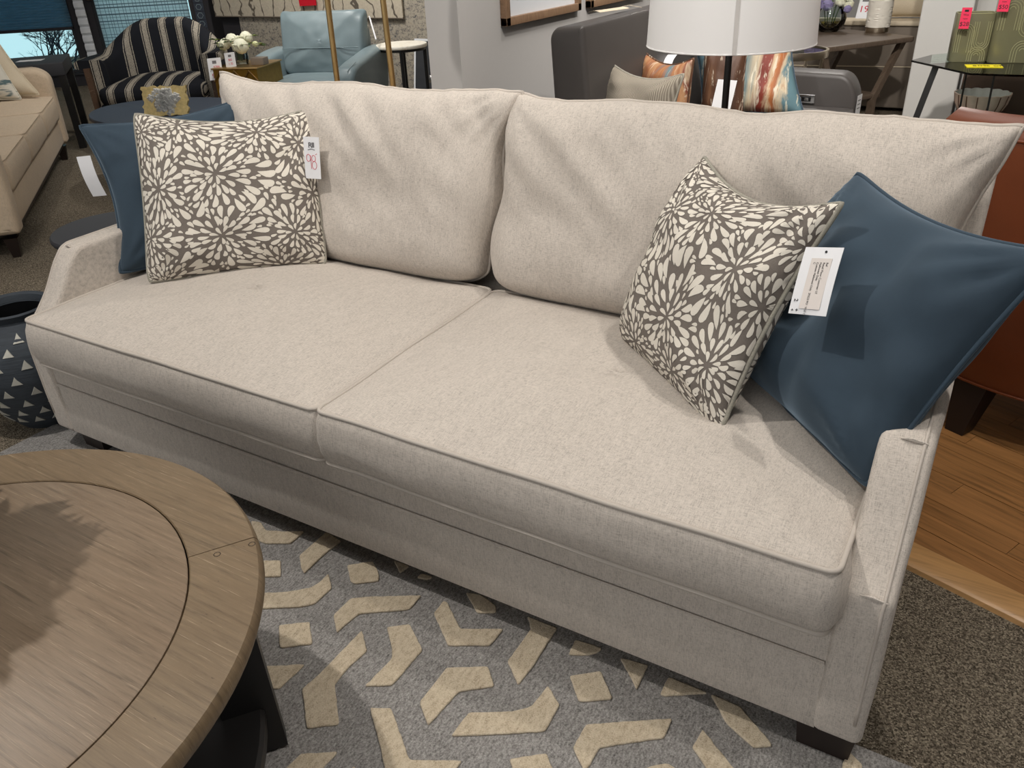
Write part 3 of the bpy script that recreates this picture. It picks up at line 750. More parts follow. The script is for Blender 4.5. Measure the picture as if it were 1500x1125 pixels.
# arms
prof = [(0.0, 0.078), (0.985, 0.078), (0.99, 0.60), (0.60, 0.602), (0.182, 0.598), (0.142, 0.556), (0.090, 0.482), (0.040, 0.430), (0.004, 0.404), (-0.004, 0.36), (-0.004, 0.20)]
prof_r = roundpoly(prof, [0.014, 0.01, 0.03, 0, 0.022, 0.02, 0.03, 0.02, 0.012, 0.03, 0.03], 5)
SW = Matrix(((0, 0, 1, 0), (1, 0, 0, 0), (0, 1, 0, 0), (0, 0, 0, 1)))
for x0, x1, outer in ((0.0, A, 0), (L - A, L, 1)):
    P = [(p.x, p.y) for p in resample(prof_r, 0.03)]
    am = MB().prism(P, x0, x1, 0.014).xf(SW)
    for v in am.v:
        v.x += 0.003 * noise.noise(Vector((v.x * 3, v.y * 6, v.z * 6)))
    ao = obj('arm', am, 'linen', sofa, world=True, angle=1.2)
    xs = x1 - 0.017 if outer else x0 + 0.017
    path = [V(xs, p[0], p[1]) for p in P if p[0] < 0.93 or p[1] > 0.3]
    path = [V(xs, p[0], p[1]) for p in P[:]]
    k = next(i for i, p in enumerate(P) if p[0] > 0.95)
    path = path[k:] + path[:1]
    path = [q for q in path if q.z > 0.1 and not (q.y > 0.97)]
    obj('arm_piping', MB().tube(path, 0.0032, 6), 'piping_linen', ao, world=True, angle=3)
    # tucked dart creases where the arm changes slope
    for yy, zz in ((0.180, 0.5955), (0.006, 0.405)):
        cr = MB().tube([V(x0 + 0.03, yy + 0.001, zz - 0.001), V((x0 + x1) / 2 + 0.006, yy - 0.001, zz + 0.0035), V(x1 - 0.012 if outer else x0 + 0.055, yy, zz - 0.001)], [0.001, 0.0035, 0.001], 6)
        obj('dart', cr, 'linen', ao, world=True)
# legs
for lx, ly in ((0.10, 0.06), (L - 0.06, 0.045), (0.10, 0.90), (L - 0.09, 0.90)):
    lg = MB(); a = 0.045
    for z, q in ((0.005, a * 0.8), (0.085, a)): pass
    lg.rings([[V(lx + sx * q * 1.15, ly + sy * q * 0.6, z) for sx, sy in ((-1, -1), (1, -1), (1, 1), (-1, 1))] for z, q in ((0.007 if ly < 0.1 else 0.0, a * 0.86), (0.085, a))])
    obj('leg', lg, 'espresso_wood', sofa, world=True, smooth=False)
# seat cushions (boxed, corded top and bottom); T-less, front edge a little proud
def seat(x0, x1, seed):
    w = x1 - x0; y0, y1 = -0.026, 0.70
    ol = roundpoly([(0, y0), (w, y0), (w, y1), (0, y1)], [0.022, 0.022, 0.03, 0.03], 6)
    body, top, bot = cushion(ol, 0.132, crown=0.048, bulge=0.016, seed=seed, wr=0.0035)
    M = Matrix.Translation((x0, 0, 0.326))
    for lst in (body.v, top, bot): pass
    def sag(v):   # sewn edge wanders a little
        return v + V(0, 0.0035 * noise.noise(V(v.x * 4, seed, 0)) if v.y < 0.02 else 0, 0.004 * noise.noise(V(v.x * 5, v.y * 5, seed * 7)))
    body.v = [M @ sag(v) for v in body.v]; top = [M @ sag(v) for v in top]; bot = [M @ sag(v) for v in bot]
    so = obj('seat_cushion', body, 'linen', sofa, world=True, angle=3)
    obj('piping', MB().tube(top, 0.0048, 8, True), 'piping_linen', so, world=True, angle=3)
    obj('piping', MB().tube([p + V(0, -0.002, 0.002) for p in bot], 0.0048, 8, True), 'piping_linen', so, world=True, angle=3)
seat(A + 0.004 - 0.06, L / 2 - 0.001, 3) if False else seat(A + 0.003, L / 2 - 0.002, 3)
seat(L / 2 + 0.002, L - A - 0.003, 5)
# back cushions: stuffed, knife-edged with one corded seam, pinched top corners
def back(c4, seed, ears):
    L4 = [Vector(c) for c in c4]; NU, NV = 64, 40       # TL TR BR BL
    nrm = (L4[1] - L4[0]).cross(L4[3] - L4[0]).normalized()
    if nrm.y > 0: nrm = -nrm
    def pt(u, v, side):
        a = L4[0].lerp(L4[1], (u + 1) / 2); b = L4[3].lerp(L4[2], (u + 1) / 2); p = b.lerp(a, (v + 1) / 2)
        # rounded lower corners, wavy hand-plumped top edge, tugged ears
        if v < 0:
            k = abs(v) ** 5; q = abs(u) ** 9
            p += (L4[0] - L4[3]).normalized() * 0.040 * k * q; p += (L4[1] - L4[0]).normalized() * (-1 if u > 0 else 1) * 0.022 * k * q
        w = max(0, v) ** 3
        p.z += w * (0.006 * math.sin(u * 7 + seed) + 0.007 * noise.noise(V(u * 4.5, seed, 1)) + 0.004 * noise.noise(V(u * 13, seed, 4)) + (0.010 if seed == 2 else 0.002) * (1 - u * u) - 0.006)
        p += (L4[1] - L4[0]).normalized() * (0.010 * math.sin(v * 6 + seed) * abs(u) ** 6) * (1 if u > 0 else -1)
        for (eu, ev, ex, ez) in ears:
            d = math.hypot((u - eu) * 2.2, (v - ev)); p += V(ex, 0, ez) * max(0, 1 - d / 0.5) ** 1.3
        fu = max(0, 1 - abs(u) ** 9); fv = max(0, 1 - abs(v) ** 5.0) if v > 0 else max(0, 1 - abs(v) ** 7)
        k = (fu * fv) ** 0.5
        T = (0.108 if side > 0 else 0.085) * (1.0 - 0.16 * v)
        z = T * k
        if side > 0:
            t = (u * 3.1 + v * 1.7)
            z += 0.020 * k * noise.noise(V(u * 1.8 + seed, v * 1.6, 2)) 
            z += 0.013 * k * noise.noise(V(t * 2.4 + seed * 3, (v - u) * 1.1, 7)) * max(0, v + 0.7)
            z += 0.004 * k * noise.noise(V(u * 9 + seed, v * 3.5, 9))
            for cu in (-1, 1):
                dd = math.hypot((u - cu) * 2.4, v - 1); an = math.atan2(v - 1, (u - cu) * 2.4)
                z += 0.006 * math.sin(an * 15 + seed + cu) * math.exp(-(dd * 2.0) ** 2) * min(1, dd * 4)
        return p + nrm * z * (1 if side > 0 else -1)
    def g(i, n): t = -1 + 2 * i / n; return math.sin(t * PI / 2) * 0.55 + t * 0.45
    idx = {}; vs = []; fs = []
    for side in (1, -1):
        for i in range(NU + 1):
            for j in range(NV + 1):
                if side == -1 and (i in (0, NU) or j in (0, NV)): idx[(side, i, j)] = idx[(1, i, j)]; continue
                idx[(side, i, j)] = len(vs); vs.append(pt(g(i, NU), g(j, NV), side))
        for i in range(NU):
            for j in range(NV):
                q = [(side, i, j), (side, i + 1, j), (side, i + 1, j + 1), (side, i, j + 1)]; fs.append((side, q))
    F = [[idx[k] for k in (q if sd > 0 else q[::-1])] for sd, q in fs]
    bo = obj('back_cushion', MB().add(vs, F), 'linen', sofa, world=True, angle=3)
    path = [vs[idx[(1, i, 0)]] for i in range(NU)] + [vs[idx[(1, NU, j)]] for j in range(NV)] + [vs[idx[(1, NU - i, NV)]] for i in range(NU)] + [vs[idx[(1, 0, NV - j)]] for j in range(NV)]
    obj('piping', MB().tube(path, 0.0045, 8, True), 'piping_linen', bo, world=True, angle=3)
back([(0.085, 0.845, 0.945), (1.150, 0.845, 0.955), (1.118, 0.728, 0.447), (0.105, 0.735, 0.447)], 2, [(-1, 1, -0.028, 0.024), (1, 1, 0.018, 0.012)])
back([(1.162, 0.850, 0.955), (2.270, 0.845, 0.955), (2.235, 0.735, 0.447), (1.124, 0.728, 0.447)], 4, [(-1, 1, -0.005, 0.010), (1, 1, 0.046, 0.012)])

# ------------------------------------------------------------------ throw pillows on the sofa
pl1 = pillow('throw_pillow', 'patterned pillow with cream petals on gray, standing upright at left', 'pillow',
       [(0.148, 0.432, 0.918), (0.500, 0.765, 0.890), (0.612, 0.605, 0.487), (0.262, 0.262, 0.497)], 0.17, 'petal_fabric', 'linen_gray', (0.075, 0.02, 0.02, 0.02), seed=2, petal_seed=11)
pl2 = pillow('throw_pillow', 'dark blue velvet pillow behind the patterned one at the left arm of the cream sofa', 'pillow',
       [(-0.105, 0.415, 0.872), (0.160, 0.795, 0.892), (0.320, 0.680, 0.490), (0.092, 0.285, 0.487)], 0.15, 'blue_velvet', 'blue_velvet', (0.06, 0.03, 0.02, 0.09), seed=5, folds=0.018)
pl3 = pillow('throw_pillow', 'patterned pillow with cream petals on gray, tilted against right blue pillow', 'pillow',
       [(1.722, 0.700, 0.873), (2.066, 0.405, 0.893), (1.940, 0.240, 0.487), (1.606, 0.540, 0.482)], 0.19, 'petal_fabric', 'linen_gray', (0.12, 0.06, 0.02, 0.01), seed=9, petal_seed=29, dents=((0.75, 0.65, 0.3, -0.03),), folds=0.016)
pl4 = pillow('throw_pillow', 'large dark blue velvet pillow leaning over the right arm of the cream sofa', 'pillow',
       [(2.050, 0.655, 0.880), (2.390, 0.315, 0.880), (2.214, 0.170, 0.500), (1.918, 0.492, 0.480)], 0.20, 'blue_velvet', 'blue_velvet', (0.07, 0.035, 0.02, 0.01), seed=12, folds=0.022)

# hang tags
def card(name, label, o, x, y, w, h, mat='paper_white', bendz=0.0, cat='price tag', hole=True, thick=0.0006):
    """rectangular paper tag: o = top-left corner, x/y direction vectors (y downwards)"""
    x = Vector(x).normalized(); y = Vector(y); M = frame(o, x, -y)   # local: x right, y up (card spans 0..w, -h..0)
    t = thing(name, label, cat, M=M)
    R = []
    n = 8
    for i in range(n + 1):
        a = i / n; z = bendz * math.sin(PI * a)
        R.append([V(0, -h * a, z), V(w, -h * a, z), V(w, -h * a, z + thick), V(0, -h * a, z + thick)])
    obj('card', MB().rings(R), mat, t, smooth=True)
    return t
def T4(x, y, z, rot=0.0): return Matrix.Translation((x, y, z)) @ Matrix.Rotation(rot, 4, 'Z')
# tag with 98 on the left patterned pillow
a, b, c_, d_ = on(444, 200, 'y', 0.660), on(467, 201, 'y', 0.672), on(447, 261, 'y', 0.640), on(472, 263, 'y', 0.652)
tg = card('price_tag', 'white price tag with red handwritten 98 at the right edge of the upright patterned pillow', a, b - a, c_ - a, (b - a).length, (c_ - a).length)
w, h = (b - a).length, (c_ - a).length
text('store_mark', 'R', w * 0.42, 'ink_black', tg, T4(w * 0.42, -h * 0.20, 0.0012))
obj('store_mark', MB().box((w * 0.52, -h * 0.25, 0.0009), (w * 0.68, -h * 0.13, 0.0012)), 'ink_gray', tg, smooth=False)
obj('underline', MB().tube([V(w * 0.26, -h * 0.31, 0.001), V(w * 0.48, -h * 0.285, 0.001), V(w * 0.70, -h * 0.31, 0.001)], 0.0008, 5), 'ink_black', tg)
def stroke(pts, r=0.0007, mat='ink_red', par=None, nm='handwriting'): return obj(nm, MB().tube(pts, r, 5), mat, par)
def oval(cx, cy, rx, ry, z=0.001, n=20, a0=0, a1=2 * PI): return [V(cx + rx * math.cos(a0 + (a1 - a0) * k / n), cy + ry * math.sin(a0 + (a1 - a0) * k / n), z) for k in range(n + 1)]
stroke(oval(w * 0.27, -h * 0.50, w * 0.13, h * 0.085), par=tg)
stroke([V(w * 0.40, -h * 0.44, 0.001), V(w * 0.43, -h * 0.6, 0.001), V(w * 0.43, -h * 0.76, 0.001)], par=tg)
stroke(oval(w * 0.60, -h * 0.51, w * 0.12, h * 0.075), par=tg)
stroke(oval(w * 0.63, -h * 0.675, w * 0.145, h * 0.095), par=tg)
stroke([V(w * 0.73, -h * 0.42, 0.001), V(w * 0.82, -h * 0.395, 0.001)], par=tg)
# sewn label card on the right patterned pillow
yy = 0.30
a, b, c_ = on(1181, 362, 'y', 0.335), on(1237, 363, 'y', 0.318), on(1167, 459, 'y', 0.290)
a, b, c_ = a + ray(1181, 362) * -0.015, b + ray(1237, 363) * -0.02, c_ + ray(1167, 459) * -0.045
tg = card('price_tag', 'white hang tag with small printed lines between the right patterned pillow and blue pillow', a, b - a, c_ - a, (b - a).length, (c_ - a).length, bendz=0.002)
w, h = (b - a).length, (c_ - a).length
obj('printed_label', MB().box((w * 0.26, -h * 0.92, 0.0026), (w * 0.80, -h * 0.17, 0.0029)), 'label_paper', tg, smooth=False)
for k, (s, xx, L2) in enumerate((('Ref', 0.70, 0.10), ('Retail Floor Customer UI', 0.615, 0.4), ('Hallowed Only', 0.53, 0.28), ('Custom Hallowed Only  29323 PO  Wall Or', 0.445, 0.72), ('C', 0.36, 0.03))):
    text('lettering', s, 0.0052, 'ink_black', tg, T4(w * xx, -h * 0.23, 0.0032, -PI / 2), 0.0001, 'LEFT')
text('lettering', '2', 0.010, 'ink_black', tg, T4(w * 0.13, -h * 0.80, 0.0026, -PI / 2))
text('lettering', '+', 0.010, 'ink_black', tg, T4(w * 0.20, -h * 0.945, 0.002, -PI / 2)); text('lettering', '4', 0.007, 'ink_black', tg, T4(w * 0.09, -h * 0.945, 0.002, -PI / 2))
obj('eyelet', MB().lathe([(0.0, 0.0), (0.0022, 0.0), (0.0022, 0.0006), (0, 0.0006)], 12, (w * 0.58, -h * 0.07, 0.0014)), 'ink_black', tg)
# tag on the left blue pillow
a, b, c_ = on(112, 230, 'y', 0.34), on(127, 228, 'y', 0.35), on(124, 287, 'y', 0.34)
tg = card('price_tag', 'blank white tag hanging off the left blue velvet pillow', a, b - a + V(0.004, 0, 0), c_ - a, 0.052, (c_ - a).length, bendz=0.006)

# ------------------------------------------------------------------ coffee table
TC = V(1.060, -0.815, 0); TZ = 0.46
ct = thing('coffee_table', 'round weathered-oak coffee table with a segmented rim and black legs, in front of the sofa', 'table', TC)
RI, RO = 0.408, 0.520
obj('top_center', MB().lathe([(0.0, -0.030), (RI - 0.0015, -0.030), (RI - 0.0015, -0.0015), (RI - 0.004, 0.0), (0.0, 0.0)], 96, (0, 0, TZ), close=False), 'table_wood_center', ct)
# rim in segments, joints where the photo shows them
j0 = math.atan2(on(300, 808, 'z', TZ).y - TC.y, on(300, 808, 'z', TZ).x - TC.x); j1 = math.atan2(on(388, 783, 'z', TZ).y - TC.y, on(388, 783, 'z', TZ).x - TC.x)
ja = (j0 + j1) / 2
for k in range(4):
    a0 = ja + k * PI / 2 + 0.0018; a1 = ja + (k + 1) * PI / 2 - 0.0018; R = []
    for i in range(33):
        a = a0 + (a1 - a0) * i / 32; e = V(math.cos(a), math.sin(a), 0)
        R.append([e * r + V(0, 0, z) for r, z in ((RI + 0.001, TZ - 0.045), (RO - 0.012, TZ - 0.045), (RO - 0.002, TZ - 0.030), (RO + 0.002, TZ - 0.018), (RO, TZ - 0.006), (RO - 0.005, TZ), (RI + 0.003, TZ), (RI + 0.001, TZ - 0.002))])
    obj('rim_segment', MB().rings(R), ('table_wood_rim', 'table_wood_rim_c', 'table_wood_rim', 'table_wood_rim_b')[k], ct)
for (u, v) in ((318, 812), (369, 797)):
    p = on(u, v, 'z', TZ) - TC
    obj('peg', MB().tube([p + V(0.0055 * math.cos(q * 0.785), 0.0055 * math.sin(q * 0.785), 0.0002) for q in range(8)], 0.0006, 5, True), 'espresso_wood', ct)
obj('apron', MB().lathe([(0.40, TZ - 0.085), (0.415, TZ - 0.085), (0.415, TZ - 0.045), (0.40, TZ - 0.045)], 64, close=False), 'black_wood', ct)
for k in range(4):
    a = math.radians(52) + k * PI / 2; e = V(math.cos(a), math.sin(a), 0); n_ = V(-e.y, e.x, 0)
    lg = MB().rings([[e * (r + dr) + n_ * s + V(0, 0, z) for dr, s in ((-0.13 * kk, -0.019), (0.0, -0.019), (0.0, 0.019), (-0.13 * kk, 0.019))] for z, r, kk in ((0.0125, 0.485, 0.55), (TZ - 0.045, 0.478, 1.15))])
    obj('leg', lg, 'black_wood', ct, smooth=False)
obj('lower_shelf', MB().lathe([(0.0, 0.090), (0.455, 0.090), (0.462, 0.096), (0.462, 0.120), (0.455, 0.126), (0.0, 0.126)], 72, close=False), 'black_wood', ct)

# tall leafy arrangement standing on the table, just outside the left of the frame (it throws the shadow on the table top)
AC = V(0.86, -0.72, TZ)
ar = thing('leafy_arrangement', 'tall leafy greenery arrangement in a ceramic vase on the round coffee table', 'plant', AC)
obj('vase', MB().lathe([(0.0, 0.001), (0.05, 0.001), (0.07, 0.06), (0.066, 0.14), (0.035, 0.20), (0.045, 0.225), (0.038, 0.224), (0.028, 0.19), (0.0, 0.03)], 32, close=False), 'ceramic_white', ar)
st = MB(); lf = MB()
for i in range(60):
    a = i * 2.39996; rr = 0.18 * math.sqrt((i + 0.5) / 60); zt = 0.48 + 0.12 * (1 - (rr / 0.18) ** 2) + random.uniform(-0.04, 0.04)
    tip = V(rr * math.cos(a), rr * math.sin(a), zt); st.tube([V(0, 0, 0.15), tip * 0.45 + V(0, 0, 0.16), tip], [0.002, 0.0018, 0.001], 5)
    for q in range(16):
        b = random.uniform(0, 2 * PI); el = random.uniform(-0.3, 0.8); d = V(math.cos(b) * math.cos(el), math.sin(b) * math.cos(el), math.sin(el))
        base = tip - V(0, 0, 0.03) * (q * 0.6); s_ = d.cross(V(0, 0, 1)).normalized(); ln = random.uniform(0.05, 0.09); wd = ln * 0.22
        lf.add([base, base + d * ln * 0.4 + s_ * wd, base + d * ln, base + d * ln * 0.4 - s_ * wd, base + d * ln * 0.4 + V(0, 0, 0.003)], [(0, 1, 4), (1, 2, 4), (2, 3, 4), (3, 0, 4)])
obj('stem', st, 'leaf_green', ar)['kind'] = 'stuff'
obj('foliage', lf, 'leaf_green', ar, smooth=False)['kind'] = 'stuff'

# ------------------------------------------------------------------ things round the sofa (near)
# dark pot with raised triangle inlays
pt_ = thing('patterned_pot', 'black ribbed pot with pale raised triangles, on the carpet beside the left sofa arm', 'pot', (-0.225, 0.10, 0))
PPROF = [(0.0, 0.001), (0.085, 0.001), (0.10, 0.02), (0.155, 0.10), (0.188, 0.18), (0.196, 0.23), (0.185, 0.29), (0.155, 0.335), (0.112, 0.360), (0.100, 0.370), (0.106, 0.384), (0.112, 0.392), (0.106, 0.397), (0.094, 0.392), (0.088, 0.37)]
obj('body', MB().lathe(PPROF, 56, close=False), 'pot_black', pt_)
obj('inside', MB().lathe([(0.089, 0.375), (0.10, 0.34), (0.15, 0.25), (0.14, 0.12), (0.0, 0.06)], 40, close=False), 'pot_inside', pt_)
def prof_r(z):
    P = PPROF[1:11]
    for (r0, z0), (r1, z1) in zip(P, P[1:]):
        if z0 <= z <= z1: return r0 + (r1 - r0) * (z - z0) / max(1e-6, z1 - z0)
    return 0.1
tri_me = None
for ri, z0 in enumerate((0.045, 0.085, 0.125, 0.168, 0.212, 0.256, 0.297, 0.328)):
    n = 15; hgt = 0.030 if ri < 6 else 0.024
    for k in range(n):
        a = 2 * PI * (k + 0.5 * (ri % 2)) / n + 0.1
        def sp(da, z, out): r = prof_r(z) + out; return V(r * math.cos(a + da), r * math.sin(a + da), z)
        w_ = 0.017 / prof_r(z0)
        lo = [sp(-w_, z0, -0.002), sp(w_, z0, -0.002), sp(0, z0 + hgt, -0.002)]; hi = [sp(-w_ * 0.85, z0 + 0.002, 0.003), sp(w_ * 0.85, z0 + 0.002, 0.003), sp(0, z0 + hgt - 0.003, 0.003)]
        obj('triangle_inlay', MB().rings([lo, hi]), 'inlay_gray', pt_, smooth=False)
# dark side table behind the left arm
sd = thing('side_table', 'round charcoal drum side table behind the left arm of the cream sofa', 'side table', (-0.245, 0.515, 0))
obj('table_top', MB().lathe([(0.0, 0.490), (0.196, 0.490), (0.200, 0.496), (0.200, 0.507), (0.196, 0.512), (0, 0.512)], 48, close=False), 'charcoal_top', sd)
obj('pedestal', MB().lathe([(0.0, 0.0), (0.15, 0.0), (0.13, 0.1), (0.11, 0.28), (0.15, 0.42), (0.188, 0.490), (0, 0.490)], 40, close=False), 'black_wood', sd)
pp = obj('paper_sheet', MB().box((-0.06, -0.045, 0), (0.06, 0.045, 0.0012)), 'paper_white', smooth=False); pp.location = (-0.13, 0.42, 0.5125); pp.rotation_euler = (0, 0, 0.6)
tag(pp, 'white paper lying on the round charcoal side table', 'paper')

# floor lamp with white drum shade behind the sofa
lp = thing('floor_lamp', 'floor lamp with a large white drum shade on a black pole, behind the sofa', 'lamp', (1.575, 1.30, 0))
SR, SZ = 0.226, 1.032
obj('lamp_shade', MB().lathe([(SR, SZ), (SR - 0.014, SZ + 0.32), (SR - 0.016, SZ + 0.32), (SR - 0.002, SZ)], 64, close=False), 'shade_white', lp)
sa = math.radians(-70); e_ = V(math.cos(sa), math.sin(sa), 0); t_n = V(-e_.y, e_.x, 0)
obj('shade_seam', MB().rings([[e_ * (SR - dr + q) + t_n * b + V(0, 0, z) for b, q in ((-0.005, -0.001), (-0.005, 0.0012), (0.005, 0.0012), (0.005, -0.001))] for dr, z in ((0.0, SZ), (0.014, SZ + 0.32))]), 'seam_tape', lp)
obj('rim', MB().tube([V((SR - 0.001) * math.cos(2 * PI * k / 48), (SR - 0.001) * math.sin(2 * PI * k / 48), SZ + 0.001) for k in range(48)], 0.0022, 6, True), 'shade_white', lp)
obj('pole', MB().tube([V(0, 0, 0.02), V(0, 0, SZ + 0.2)], 0.0095, 14), 'black_metal', lp)
obj('base', MB().lathe([(0, 0), (0.14, 0), (0.14, 0.012), (0.13, 0.02), (0, 0.022)], 40, close=False), 'black_metal', lp)
obj('spider', MB().tube([V(-SR + 0.016, 0, SZ + 0.22), V(SR - 0.016, 0, SZ + 0.22)], 0.003, 6), 'black_metal', lp)

# brass lamp stand with two poles
bl = thing('brass_floor_lamp', 'floor lamp stand with two slim brass poles, behind the left half of the sofa', 'lamp', (0.4, 1.13, 0))
for (ua, ub) in ((479.5, 495), (561, 576)):
    p1, p0 = on(ua, 0, 'y', 1.13), on(ub, 127, 'y', 1.13); d = (p1 - p0) / (p1.z - p0.z)
    obj('pole', MB().tube([p0 + d * (0.02 - p0.z), p0 + d * (1.62 - p0.z)], 0.0095, 14), 'brass', bl, world=True)
obj('base', MB().box((0.22, 1.03, 0), (0.72, 1.23, 0.02), 0.005), 'brass', bl, world=True)
obj('lamp_shade', MB().lathe([(0.20, 1.60), (0.17, 1.88), (0.168, 1.88), (0.198, 1.60)], 48, (0.0, 0.0, 0), close=False), 'shade_white', bl)
obj('cross_bar', MB().tube([V(-0.11, 0, 1.61), V(0.11, 0, 1.61)], 0.007, 8), 'brass', bl)

# brown leather tub chair at right
bc = thing('tub_chair', 'brown leather tub chair with tapered dark legs, on the wood floor at right', 'chair', (2.60, 1.79, 0.0105))
R = []
for i in range(41):
    th = math.radians(-142 + 190 * i / 40)     # opening to the back right
    e = V(math.cos(th), math.sin(th), 0); tp = 0.855 + 0.10 * i / 40
    ring = []
    for r, z in ((0.575, 0.16), (0.600, 0.30), (0.605, 0.55), (0.600, tp - 0.06), (0.590, tp - 0.02), (0.555, tp + 0.008), (0.50, tp - 0.01), (0.475, tp - 0.07), (0.465, 0.45), (0.46, 0.30), (0.50, 0.16)):
        ring.append(e * r + V(0, 0, z))
    R.append(ring)
obj('shell', MB().rings(R), 'brown_leather', bc, angle=1.2)
obj('top_seam', MB().tube([V(0.598 * math.cos(math.radians(-142 + 190 * i / 40)), 0.598 * math.sin(math.radians(-142 + 190 * i / 40)), 0.855 + 0.10 * i / 40 - 0.045) for i in range(41)], 0.0035, 6), 'brown_leather', bc)
obj('seat', MB().lathe([(0, 0.20), (0.45, 0.20), (0.455, 0.42), (0.43, 0.46), (0, 0.475)], 48, close=False), 'brown_leather', bc)
obj('bottom_welt', MB().tube([V(0.579 * math.cos(math.radians(-142 + 190 * i / 40)), 0.579 * math.sin(math.radians(-142 + 190 * i / 40)), 0.163) for i in range(41)], 0.004, 6), 'brown_leather', bc)
for ang in (-116.6, -55, 39, 145):
    e = V(math.cos(math.radians(ang)), math.sin(math.radians(ang)), 0); n_ = V(-e.y, e.x, 0)
    obj('leg', MB().rings([[e * (r + a * q) + n_ * (b * q) + V(0, 0, z) for a, b in ((-1, -1), (1, -1), (1, 1), (-1, 1))] for z, q, r in ((0, 0.026, 0.565), (0.19, 0.052, 0.515))]), 'espresso_wood', bc, smooth=False)

# ------------------------------------------------------------------ gray leather loveseat behind
ls = thing('leather_loveseat', 'dark gray leather power loveseat seen over the sofa back, its back toward the wall', 'sofa', (1.05, 2.8, 0))
XS = Matrix(((1, 0, 0, 0), (0, 0, 1, 0), (0, 1, 0, 0), (0, 0, 0, 1)))   # prism xy->xz, z->y
bk = MB().prism(resample(roundpoly([(0.60, 0.10), (0.78, 0.10), (0.78, 0.45), (0.735, 0.95), (0.730, 0.985), (0.60, 0.975), (0.575, 0.94), (0.60, 0.55)], [0.01, 0.02, 0.05, 0.0, 0.016, 0.03, 0.04, 0.1], 5), 0.04), 2.10, 3.80, 0.022).xf(XS)
obj('backrest', bk, 'gray_leather', ls, world=True, angle=1.0)
obj('seam', MB().tube([V(0.700, 2.1205, 0.975), V(0.716, 2.1195, 0.93), V(0.742, 2.1195, 0.72), V(0.77, 2.1195, 0.5)], 0.0028, 6), 'black_metal', ls, world=True)
for y0, y1 in ((1.93, 2.09), (3.62, 3.80)):
    a_ = MB().prism(roundpoly([(0.62, 0.10), (1.55, 0.10), (1.56, 0.50), (1.50, 0.600), (0.80, 0.615), (0.62, 0.615)], [0.01, 0.02, 0.08, 0.05, 0, 0.02], 5), y0, y1, 0.022).xf(XS)
    ao = obj('arm', a_, 'gray_leather', ls, world=True, angle=1.0)
    obj('arm_seam', MB().tube([V(0.80, y0 + 0.004, 0.575), V(1.44, y0 + 0.004, 0.560), V(1.512, y0 + 0.008, 0.52), V(1.535, y0 + 0.014, 0.30)], 0.003, 6), 'black_metal', ao, world=True)
for y0, y1 in ((2.10, 2.85), (2.86, 3.61)):
    body, top, bot = cushion(roundpoly([(0, 0), (0.80, 0), (0.80, y1 - y0), (0, y1 - y0)], 0.05, 4), 0.13, 0.03, 0.01, seed=y0, step=0.08, nr=6)
    body.xf(Matrix.Translation((0.76, y0, 0.31))); obj('seat_cushion', body, 'gray_leather', ls, world=True, angle=3)
obj('base', MB().box((0.62, 1.95, 0.0), (1.52, 3.78, 0.31), 0.01), 'gray_leather', ls, world=True)
# power control on the inner face of the far arm
p = on(1178, 145, 'y', 3.615)
cp = MB().box((p.x - 0.065, 3.612, p.z - 0.022), (p.x + 0.055, 3.620, p.z + 0.024), 0.003)
cpo = obj('control_panel', cp, 'steel', ls, world=True)
obj('control_slot', MB().box((p.x - 0.05, 3.610, p.z - 0.011), (p.x + 0.035, 3.613, p.z + 0.012), 0.001), 'panel_black', cpo, world=True)
for q in (-0.025, 0.012): obj('button', MB().obox((p.x + q, 3.6095, p.z), (0.022, 0.002, 0.014), Matrix.Identity(3), 0.0008), 'steel', cpo, world=True)
# arm hang tag
t = card('price_tag', 'small price tag hanging from the front of the gray leather arm', V(1.562, 3.63, 0.50), (0.15, 0.98, 0), (0, 0, -1), 0.07, 0.13)
for k in range(3): obj('lettering', MB().box((0.012, -0.03 - 0.02 * k, 0.0007), (0.055, -0.025 - 0.02 * k, 0.001)), 'ink_gray', t, smooth=False)
t = card('care_booklet', 'folded beige care booklet lying on top of the gray leather backrest', on(862, 18, 'z', 0.990), (0.3, 1, 0.0), (1, -0.3, 0.02), 0.20, 0.07, 'cream_fabric', 0.006)
obj('string', MB().tube([V(0.18, -0.01, 0.002), V(0.22, -0.05, 0.012), V(0.25, -0.1, 0.0)], 0.001, 5), 'cream_fabric', t)
# pillows on it
def quad(tl, tr, zt, drop, lean):
    a, b = on(*tl, 'z', zt), on(*tr, 'z', zt); n_ = V(-(b - a).y, (b - a).x, 0).normalized(); n_ = -n_ if n_.dot(CAMLOC - a) > 0 else n_
    d = -n_ * lean - V(0, 0, drop); return [a, b, b + d, a + d]
pillow('throw_pillow', 'greige ribbed pillow in front on the gray leather loveseat', 'pillow', quad((897, 94), (1001, 109), 0.80, 0.33, 0.08), 0.17, 'rib_fabric', 'linen_gray', (0.10, 0.06, 0.02, 0.03), seed=21, N=24)
pillow('throw_pillow', 'rust and blue marbled pillow behind the greige ribbed pillow', 'pillow', quad((946, 78), (1016, 86), 0.80, 0.34, 0.02), 0.16, 'marbled_fabric_b', 'marbled_brown', (0.14, 0.05, 0.02, 0.03), seed=23, N=24)
a_, b_ = on(1003, 74, 'z', 0.80), on(1066, 76, 'z', 0.80)
pillow('throw_pillow', 'dark brown marbled pillow under the lamp shade, left of the lamp pole', 'pillow', [a_ + V(0, .30, 0), b_ + V(0, .30, 0), b_ + V(0.03, .22, -0.34), a_ + V(0.03, .22, -0.34)], 0.14, 'marbled_brown', 'marbled_brown', (0.08, 0.04, 0.02, 0.03), seed=25, N=20)
tr_, br_ = on(1156, 62, 'y', 3.36), on(1176, 168, 'y', 3.18)
